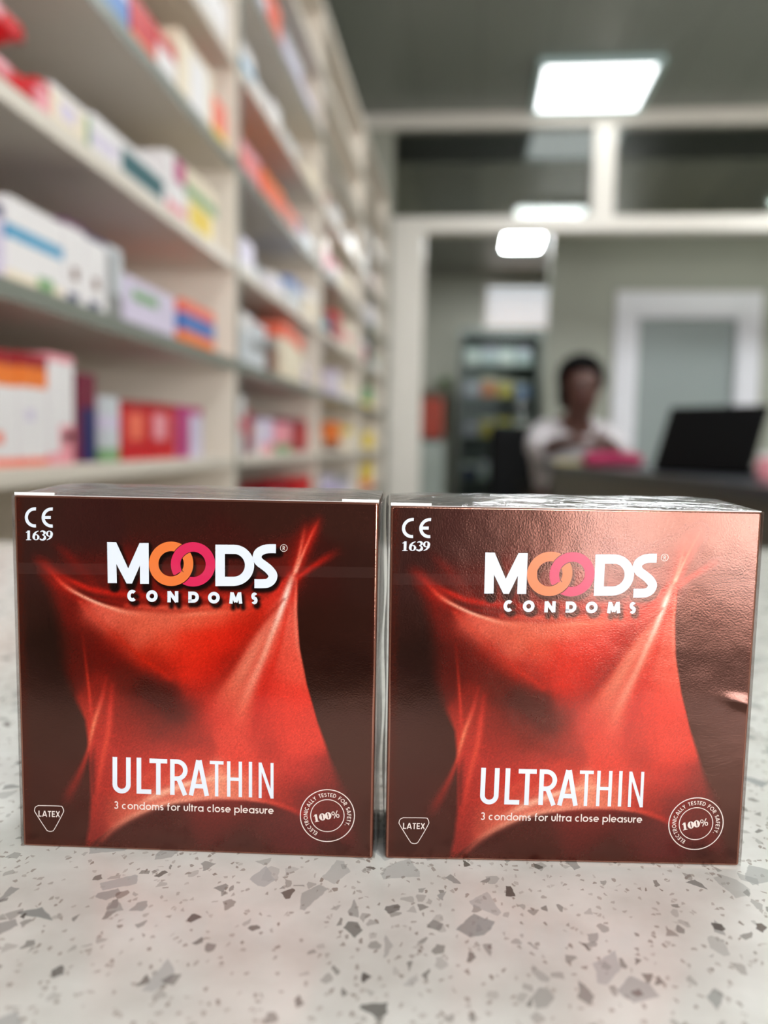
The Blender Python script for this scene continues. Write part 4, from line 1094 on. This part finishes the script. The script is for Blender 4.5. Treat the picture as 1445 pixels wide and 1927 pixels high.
def digit(c, h):
    """bold old-style numerals as pen strokes with swelling width: list of (path, widths)"""
    k = h
    if c == '1': return [([(.22, .0), (.22, 1.0)], [.2, .2]), ([(.02, .04), (.42, .04)], [.07, .07]), ([(.02, .80), (.22, .93)], [.07, .1])]
    if c == '3': return [(arc(.24, .76, .17, .19, 150, -90), [.07, .2, .08]), (arc(.23, .29, .21, .25, 90, -150), [.06, .22, .12])]
    if c == '6': return [(arc(.27, .31, .18, .27, 0, 360, 30), [.18, .07, .2, .07, .18]), ([(.46, .97), (.28, .86), (.14, .66), (.09, .40), (.12, .25)], [.06, .12, .19, .2, .15])]
    if c == '9': return [(arc(.25, .68, .18, .27, 0, 360, 30), [.2, .07, .18, .07, .2]), ([(.06, .02), (.24, .13), (.38, .34), (.43, .60), (.40, .74)], [.06, .12, .19, .2, .15])]
    if c == '0': return [(arc(.25, .5, .17, .44, 0, 360, 36), [.26, .07, .26, .07, .26])]
    return []


def fat(path, widths):
    P = np.array(path); wv = np.interp(np.linspace(0, 1, len(P)), np.linspace(0, 1, len(widths)), widths)
    d = np.gradient(P, axis=0); d /= np.hypot(d[:, 0], d[:, 1])[:, None] + 1e-9; n = np.c_[-d[:, 1], d[:, 0]]
    A, B2 = P + n * wv[:, None] / 2, P - n * wv[:, None] / 2
    return [[A[i], B2[i], B2[i + 1], A[i + 1]] for i in range(len(P) - 1)]


def numerals(text, x0, x1, yb, h, rot=0.0, adv=None):
    out = []
    adv = (x1 - x0) / len(text)
    ex = (math.cos(rot), math.sin(rot)); ey = (math.sin(rot), -math.cos(rot))
    for i, c in enumerate(text):
        for k_, (path, wd) in enumerate(digit(c, h)):
            for q in fat(path, wd):
                out.append([(x0 + (i * adv + x * h * adv / (h * .52)) * ex[0] + y * h * ey[0], yb + (i * adv + x * h * adv / (h * .52)) * ex[1] + y * h * ey[1], k_) for x, y in q])
    return out


a_, b_ = zoomC(176, 457), zoomC(356, 392)
put('conformity_mark', numerals('1639', a_[0], b_[0] + 2, a_[1], a_[1] - b_[1]), 'white')
# ULTRATHIN
SK = (1, .034)
for c, x0, x1, yt_, yb_, st_ in [('U', 50, 195, 102, 392, 37), ('L', 242, 360, 108, 396, 37), ('T', 345, 487, 115, 402, 36), ('R', 510, 650, 120, 405, 36), ('A', 660, 820, 127, 410, 36)]:
    st_ *= .4857
    q, cl = place(glyph(c, (x1 - x0) * .4857, (yb_ - yt_) * .4857, st_), st_, *zoomU(x0, yb_), ex=SK); put('product_name', q, 'white')
for c, x0, x1, yt_, yb_, st_ in [('T', 827, 937, 133, 416, 27), ('H', 965, 1085, 137, 420, 27), ('I', 1138, 1166, 142, 425, 27), ('N', 1218, 1337, 147, 431, 24)]:
    st_ *= .4857
    q, cl = place(glyph(c, (x1 - x0) * .4857, (yb_ - yt_) * .4857, st_), st_, *zoomU(x0, yb_), ex=SK); put('product_name', q, 'white')


def line_text(text, x0, x1, y, cap, xh, st_, ex, name, key, space=.34, track=.10):
    ws = []
    for c in text:
        if c == ' ': ws.append(space * cap)
        elif c in LOWW: ws.append((LOWW[c] * cap if c in LOWW else 0) + track * cap)
        else: ws.append(CAPW[c] * cap + track * cap)
    k = (x1 - x0) / (sum(ws) - track * cap)
    x = 0
    for c, w_ in zip(text, ws):
        if c != ' ':
            gw = (w_ - track * cap) * k
            q, cl = place(glyph(c, gw, cap, st_, xh), st_, x0 + x * ex[0], y + x * ex[1], ex=ex)
            put(name, q, key)
        x += w_ * k


p0, p1 = zoomU(62, 517), zoomU(1337, 559)
line_text('3 condoms for ultra close pleasure', p0[0], p1[0], p0[1], 61 * .4857, 42 * .4857, 8.4 * .4857, (1, (p1[1] - p0[1]) / (p1[0] - p0[0])), 'tagline', 'cream')
# LATEX shield
tri = [zoomL(*p) for p in [(262, 887), (405, 891), (424, 899), (432, 918), (427, 942), (372, 1045), (358, 1060), (341, 1063), (324, 1058), (312, 1045), (243, 938), (236, 918), (242, 898), (262, 887)]]
tp = spline(tri, 5)
put('latex_mark', [q for q in ribbon(tp[:, :2], 2.6)], 'cream')
l0, l1 = zoomL(263, 962), zoomL(408, 967)
line_text('LATEX', l0[0], l1[0], l0[1], 40 * .5714, None, 3.6, (1, .03), 'latex_mark', 'cream', track=.12)
# seal
sx, sy = zoomS(680, 666)
put('quality_seal', disc_ring(sx, sy, 103.5, 107.0, 120, 1.0, .955), 'cream')
put('quality_seal', disc_ring(sx, sy, 63.5, 66.5, 96, 1.0, .955), 'cream')
txt = 'ELECTRONICALLY TESTED FOR SAFETY.'
hh = 15.5
wl = [(CAPW.get(c, .36) if c != ' ' else .42) * hh + 2.4 for c in txt]
A0, A1 = -151, 121
tot = sum(wl); acc = 0
for c, w_ in zip(txt, wl):
    th = math.radians(A0 + (A1 - A0) * (acc + (w_ - 2.4) / 2) / tot); acc += w_
    if c == ' ': continue
    k = math.radians(A1 - A0) * 80 / tot
    gw = (w_ - 2.4) * k
    up = (math.sin(th), -math.cos(th)); rt = (math.cos(th), math.sin(th))
    ox, oy = sx + up[0] * 77 - rt[0] * gw / 2, sy + (up[1] * 77 - rt[1] * gw / 2)
    q, cl = place(glyph(c, gw, hh, 2.3), 2.3, ox, oy, ex=rt, ey=up)
    q = [[(x, sy + (y - sy) * .955, k_) for x, y, k_ in quad] for quad in q]
    put('quality_seal', q, 'cream')
n0 = zoomS(432, 795)
rot = math.radians(-11)
put('quality_seal', numerals('100', n0[0], n0[0] + 68, n0[1], 29, rot), 'cream')
e1 = (math.cos(rot), math.sin(rot)); e2 = (math.sin(rot), -math.cos(rot))
bx, by = n0[0] + 70 * e1[0], n0[1] + 70 * e1[1]
pct = [arc(7, 20, 5, 6, 0, 360, 20), arc(23, 7, 5, 6, 0, 360, 20), [(7, 0), (25, 28)]]
for p in pct:
    ox_, oy_ = bx, by
    put('quality_seal', [[(ox_ + x * e1[0] - y * (-e2[0]), oy_ + x * e1[1] + y * e2[1]) for x, y in q] for q in ribbon(p, 2.8)], 'cream')

# ---- paint sheet once
IMG = paint()
# printed drop shadow of the wordmark
def seg_dist(lines):
    best = np.full(len(GX), 1e9)
    for l, wd in lines:
        l = np.array(l); mnx, mxx, mny, mxy = l[:, 0].min() - 60, l[:, 0].max() + 60, l[:, 1].min() - 60, l[:, 1].max() + 60
        idx = np.nonzero((GX > mnx) & (GX < mxx) & (GY > mny) & (GY < mxy))[0]
        for i in range(len(l) - 1):
            ax, ay = l[i]; dx, dy = l[i + 1] - l[i]; l2 = dx * dx + dy * dy + 1e-9
            t = np.clip(((GX[idx] - ax) * dx + (GY[idx] - ay) * dy) / l2, 0, 1)
            d = np.hypot(GX[idx] - ax - t * dx, GY[idx] - ay - t * dy) - wd / 2
            best[idx] = np.minimum(best[idx], d)
    return best


sh = [([(x + 9, y + 16) for x, y in l], wd) for l, wd in SHADOW]
d = seg_dist(sh)
al = sstep((11 - d) / 19) * 0.94
IMG = IMG * (1 - al[:, None]) + np.array([16, 10, 10]) * al[:, None]
# worn reddish speckle along the left and bottom margins
rng = np.random.default_rng(3)
edge = np.maximum(np.clip(1 - gs.ravel() / 0.035, 0, 1), np.clip(1 - gt.ravel() / 0.03, 0, 1))
edge = np.maximum(edge, 0.7 * np.clip(1 - (1 - gs.ravel()) / 0.02, 0, 1))
sp2 = (rng.random(len(GX)) < 0.75) * sstep(edge * 1.6) * 0.7
IMG = IMG * (1 - sp2[:, None]) + np.array([74, 24, 14]) * sp2[:, None]
IMG = IMG * (1 + rng.normal(0, 0.05, len(GX)))[:, None]
IMG = np.clip(IMG, 0, 255) / 255
IMGL = np.where(IMG <= 0.04045, IMG / 12.92, ((IMG + 0.055) / 1.055) ** 2.4) 
IMGL = 0.84 * IMGL ** 1.13   # ink density


def foil_mat(name, attr=True, base=(70, 32, 26), sheen=1.0):
    m = bpy.data.materials.new(name); m.use_nodes = True
    nt = m.node_tree; nt.nodes.remove(nt.nodes['Principled BSDF']); out = nt.nodes['Material Output']; L = nt.links.new
    df = nt.nodes.new('ShaderNodeBsdfDiffuse')
    gl = nt.nodes.new('ShaderNodeBsdfGlossy'); gl.inputs['Roughness'].default_value = 0.18 if attr else 0.12
    gl.inputs[0].default_value = (1.0, 0.52, 0.38, 1)
    g2 = nt.nodes.new('ShaderNodeBsdfGlossy'); g2.inputs['Roughness'].default_value = 0.10
    g2.inputs[0].default_value = (1, 1, 1, 1)
    if attr:
        at_ = nt.nodes.new('ShaderNodeAttribute'); at_.attribute_name = 'print'
        L(at_.outputs['Color'], df.inputs[0])
        # metallic board: the reflection takes up part of the ink colour
        mixc = nt.nodes.new('ShaderNodeMix'); mixc.data_type = 'RGBA'; mixc.inputs[0].default_value = 0.35
        mixc.inputs[6].default_value = (1.0, 0.49, 0.38, 1)
        L(at_.outputs['Color'], mixc.inputs[7]); L(mixc.outputs[2], gl.inputs[0])
    else:
        df.inputs[0].default_value = (*lin(base), 1)
    tc = nt.nodes.new('ShaderNodeTexCoord')
    nz = nt.nodes.new('ShaderNodeTexNoise'); nz.inputs['Scale'].default_value = 3600; nz.inputs['Detail'].default_value = 3
    nz2 = nt.nodes.new('ShaderNodeTexNoise'); nz2.inputs['Scale'].default_value = 48; nz2.inputs['Detail'].default_value = 3
    L(tc.outputs['Object'], nz.inputs['Vector']); L(tc.outputs['Object'], nz2.inputs['Vector'])
    b1 = nt.nodes.new('ShaderNodeBump'); b1.inputs['Strength'].default_value = 0.16; b1.inputs['Distance'].default_value = 0.0001
    b2 = nt.nodes.new('ShaderNodeBump'); b2.inputs['Strength'].default_value = 0.24; b2.inputs['Distance'].default_value = 0.0012
    L(nz.outputs['Fac'], b1.inputs['Height']); L(nz2.outputs['Fac'], b2.inputs['Height']); L(b2.outputs[0], b1.inputs['Normal'])
    L(b1.outputs[0], gl.inputs['Normal'])
    mx = nt.nodes.new('ShaderNodeMixShader'); mx.inputs[0].default_value = 0.092 * sheen
    L(df.outputs[0], mx.inputs[1]); L(gl.outputs[0], mx.inputs[2])
    mx2 = nt.nodes.new('ShaderNodeMixShader')
    fr2 = nt.nodes.new('ShaderNodeFresnel'); fr2.inputs[0].default_value = 1.14
    L(fr2.outputs[0], mx2.inputs[0]); L(mx.outputs[0], mx2.inputs[1]); L(g2.outputs[0], mx2.inputs[2])
    L(mx2.outputs[0], out.inputs[0])
    return m


M_print = foil_mat('printed_foil_board')
M_edge = foil_mat('foil_board_edge', False, (64, 26, 20), 3.0)


def ink(name, rgb):
    m = mat(name, rgb, 0.32)
    return m


INK = {'white': ink('white_ink', (200, 206, 214)), 'cream': ink('cream_ink', (212, 199, 192)), 'orange': ink('orange_ink', (205, 104, 46)), 'pink': ink('pink_ink', (188, 26, 72)), 'seam': ink('dark_seam_ink', (70, 22, 22))}


def film_mat():
    """clear wrapping film: see-through with a wrinkled glossy skin"""
    m = bpy.data.materials.new('clear_film'); m.use_nodes = True
    nt = m.node_tree; nt.nodes.remove(nt.nodes['Principled BSDF']); out = nt.nodes['Material Output']; L = nt.links.new
    t = nt.nodes.new('ShaderNodeBsdfTransparent'); t.inputs[0].default_value = (0.93, 0.93, 0.92, 1)
    g = nt.nodes.new('ShaderNodeBsdfGlossy'); g.inputs['Roughness'].default_value = 0.12
    lw = nt.nodes.new('ShaderNodeLayerWeight'); lw.inputs['Blend'].default_value = 0.45
    tc = nt.nodes.new('ShaderNodeTexCoord')
    mp = nt.nodes.new('ShaderNodeMapping'); mp.inputs['Scale'].default_value = (0.5, 1.4, 1)
    n = nt.nodes.new('ShaderNodeTexNoise'); n.inputs['Scale'].default_value = 160; n.inputs['Detail'].default_value = 4; n.inputs['Distortion'].default_value = 1.2
    bp = nt.nodes.new('ShaderNodeBump'); bp.inputs['Strength'].default_value = 0.8; bp.inputs['Distance'].default_value = 0.0015
    L(tc.outputs['Object'], mp.inputs[0]); L(mp.outputs[0], n.inputs['Vector']); L(n.outputs['Fac'], bp.inputs['Height'])
    L(bp.outputs[0], g.inputs['Normal']); L(bp.outputs[0], lw.inputs['Normal'])
    mr = nt.nodes.new('ShaderNodeMapRange'); mr.inputs['To Min'].default_value = 0.10; mr.inputs['To Max'].default_value = 0.75
    L(lw.outputs['Facing'], mr.inputs['Value'])
    mx = nt.nodes.new('ShaderNodeMixShader')
    dd = nt.nodes.new('ShaderNodeBsdfDiffuse'); dd.inputs[0].default_value = (0.8, 0.8, 0.78, 1)
    m0 = nt.nodes.new('ShaderNodeMixShader'); m0.inputs[0].default_value = 0.22
    L(t.outputs[0], m0.inputs[1]); L(dd.outputs[0], m0.inputs[2])
    L(mr.outputs[0], mx.inputs[0]); L(m0.outputs[0], mx.inputs[1]); L(g.outputs[0], mx.inputs[2])
    L(mx.outputs[0], out.inputs[0])
    return m


M_film = film_mat()


def seam_mat():
    m = bpy.data.materials.new('film_seam'); m.use_nodes = True
    nt = m.node_tree; nt.nodes.remove(nt.nodes['Principled BSDF']); out = nt.nodes['Material Output']; L = nt.links.new
    t = nt.nodes.new('ShaderNodeBsdfTransparent'); d_ = nt.nodes.new('ShaderNodeBsdfPrincipled')
    d_.inputs['Base Color'].default_value = (0.7, 0.4, 0.34, 1); d_.inputs['Roughness'].default_value = 0.5
    mx = nt.nodes.new('ShaderNodeMixShader'); mx.inputs[0].default_value = 0.012
    L(t.outputs[0], mx.inputs[1]); L(d_.outputs[0], mx.inputs[2]); L(mx.outputs[0], out.inputs[0])
    return m


M_seam = seam_mat()
M_fold = mat('film_fold', (228, 226, 224), 0.2)


def product_box(corners, depth, rise, label, seed):
    BL, BR, TL, TR = [Vector(c) for c in corners]
    org = (BL + BR) / 2
    root = empty('condom_box', org)
    tag(root, label, 'box', 'square red and brown cartons on the counter')
    BL, BR, TL, TR = BL - org, BR - org, TL - org, TR - org
    ax = (BR - BL).normalized(); nb_ = Vector((-ax.y, ax.x, 0))   # horizontal, away from the viewer
    fn = (TL - BL).cross(BR - BL).normalized()
    if fn.dot(nb_) > 0: fn = -fn                                  # face normal towards the viewer

    def F(s_, t_, off=0.0):
        return (BL * (1 - s_) + BR * s_) * (1 - t_) + (TL * (1 - s_) + TR * s_) * t_ + fn * off

    # carton: shell with softly rounded folds
    bm = bmesh.new()
    dv = nb_ * depth; rz_ = Vector((0, 0, rise))
    vs = [bm.verts.new(p) for p in (BL, BR, TR, TL, BL + dv, BR + dv, TR + dv + rz_, TL + dv + rz_)]
    for q in ((0, 1, 2, 3), (5, 4, 7, 6), (1, 5, 6, 2), (4, 0, 3, 7), (3, 2, 6, 7), (4, 5, 1, 0)):
        bm.faces.new([vs[i] for i in q])
    bmesh.ops.recalc_face_normals(bm, faces=bm.faces[:])
    bmesh.ops.bevel(bm, geom=bm.edges[:], offset=0.00048, segments=4, affect='EDGES', profile=0.5)
    me = bpy.data.meshes.new('carton'); bm.to_mesh(me); bm.free()
    for p in me.polygons: p.use_smooth = True
    c = obj('carton', me, M_edge, root)
    md = c.modifiers.new('wn', 'WEIGHTED_NORMAL')
    # printed front panel
    e0, e1_ = 0.0078, 0.9922
    u = np.clip(gs.ravel(), e0, e1_); v = np.clip(gt.ravel(), e0 * .9, 1 - e0 * .6)
    P = [np.array(x) for x in (BL, BR, TL, TR)]
    XYZ = ((P[0][None] * (1 - u)[:, None] + P[1][None] * u[:, None]) * (1 - v)[:, None] + (P[2][None] * (1 - u)[:, None] + P[3][None] * u[:, None]) * v[:, None]) + np.array(fn)[None] * 0.00002
    if seed != 1:      # crushed crease at the right fold
        XYZ = XYZ + np.array(fn)[None] * (0.00022 * np.exp(-((u - .985) / .045) ** 2 - ((v - .475 + (u - .97) * .25) / .016) ** 2))[:, None]
    idx = np.arange(NG * NG).reshape(NG, NG)
    faces = np.stack([idx[:-1, :-1], idx[:-1, 1:], idx[1:, 1:], idx[1:, :-1]], -1).reshape(-1, 4)
    me = bpy.data.meshes.new('printed_front')
    me.from_pydata(XYZ.tolist(), [], faces.tolist())
    ca = me.color_attributes.new('print', 'FLOAT_COLOR', 'POINT')
    ca.data.foreach_set('color', np.c_[IMGL, np.ones(len(IMGL))].ravel())
    obj('printed_front', me, M_print, root)
    # lettering
    layer = {'orange_ring': 0.00004, 'pink_ring': 0.00006, 'ring_seam': 0.00007}
    for name, groups in PARTS.items():
        verts = []; fcs = []
        off = layer.get(name, 0.00005)
        for polys, key in groups:
            for poly in polys:
                st = hmap(H_in, np.array(poly, float)[:, :2])
                k0 = len(verts)
                lay = poly[0][2] * 0.000008 if len(poly[0]) > 2 else 0.0      # strokes of one letter lie on one another
                pts = [F(a, b, off + lay) for a, b in st]
                # keep the winding towards the viewer
                nrm = Vector((0, 0, 0))
                for i in range(len(pts)):
                    nrm += (pts[i] - pts[0]).cross(pts[(i + 1) % len(pts)] - pts[0])
                if nrm.dot(fn) < 0: pts.reverse()
                verts += [tuple(p) for p in pts]; fcs.append(list(range(k0, len(verts))))
        me = bpy.data.meshes.new(name); me.from_pydata(verts, [], fcs)
        obj(name, me, INK[groups[0][1]], root)
    # tear strip seam running across the front
    ya, yb2 = 306 / 1.0, 347
    st = hmap(H_in, [(1421, 304), (30, 286), (30, 330), (1420, 346)])
    me = bpy.data.meshes.new('tear_strip'); me.from_pydata([tuple(F(a, b, 0.00008)) for a, b in st], [], [(0, 1, 2, 3)])
    obj('tear_strip', me, M_seam, root)
    # wrapping film: wrinkled top and sides
    rr = random.Random(seed)
    nx_, ny_ = 90, 30
    wv = [(rr.uniform(-1, 1) * 700, rr.uniform(-1, 1) * 700, rr.uniform(0, 6.28), rr.uniform(0.3, 1)) for _ in range(14)]
    verts = []; fcs = []
    for j in range(ny_ + 1):
        for i in range(nx_ + 1):
            s_, q_ = i / nx_, j / ny_
            p = (TL * (1 - s_) + TR * s_) + dv * q_ * 1.01 + rz_ * q_
            x, y = s_ * 0.06, q_ * depth
            hgt = sum(a_ * math.sin(fx * x + fy * y + ph) for fx, fy, ph, a_ in wv) / 8
            amp = min(1, q_ * 6) * (0.35 + 0.65 * q_)
            ends = min(1, s_ * 14, (1 - s_) * 14)
            puff = 0.00045 * math.sin(math.pi * min(1, q_)) + 0.0003 * q_
            z = 0.00012 + amp * ends * (0.00022 * hgt + puff)
            verts.append(tuple(p + Vector((0, 0, z))))
    for j in range(ny_):
        for i in range(nx_):
            a = j * (nx_ + 1) + i
            fcs.append((a, a + 1, a + nx_ + 2, a + nx_ + 1))
    for (b0, t0, sd_) in ((BL, TL, -1), (BR, TR, 1)):
        base = len(verts); m_ = 40
        for j in range(m_ + 1):
            for i in range(9):
                q_ = i / 8; h_ = j / m_
                p = b0 * (1 - h_) + t0 * h_ + dv * q_ + rz_ * q_ * h_
                bul = 0.0003 + 0.0005 * math.sin(math.pi * q_) * (0.6 + 0.4 * math.sin(h_ * 17 + seed + sd_))
                verts.append(tuple(p + ax * sd_ * bul))
        for j in range(m_):
            for i in range(8):
                a = base + j * 9 + i
                fcs.append((a, a + 1, a + 10, a + 9))
    me = bpy.data.meshes.new('wrapping_film'); me.from_pydata(verts, [], fcs)
    obj('wrapping_film', me, M_film, root, smooth=True)
    # bright folded film edge along the front of the top
    fe = MB()
    for s0, s1, hgt in ((0.0, 0.11, 0.00050), (0.11, 0.90, 0.00012), (0.90, 1.0, 0.00048 if seed == 1 else 0.00015)):
        a, b = TL * (1 - s0) + TR * s0, TL * (1 - s1) + TR * s1
        up = Vector((0, 0, 1))
        fe.prism([a - fn * 0.0004, b - fn * 0.0004, b - fn * 0.0004 + up * hgt, a - fn * 0.0004 + up * hgt], -fn * 0.0003)
    fe.build('film_fold', M_fold, root)
    return root


product_box([(-0.07436, 0.13139, 1.0), (-0.01435, 0.13534, 1.0), (-0.07435, 0.13025, 1.06044), (-0.01433, 0.1342, 1.06053)], 0.0190, 0.0007,
            'left red and brown condom carton, evenly dull, with crisp white lettering', 1)
product_box([(-0.01222, 0.13574, 1.0), (0.0474, 0.14161, 1.0), (-0.01244, 0.13484, 1.06006), (0.04757, 0.14075, 1.06024)], 0.0190, 0.0007,
            'right red and brown condom carton with a bright sheen over its upper right', 5)
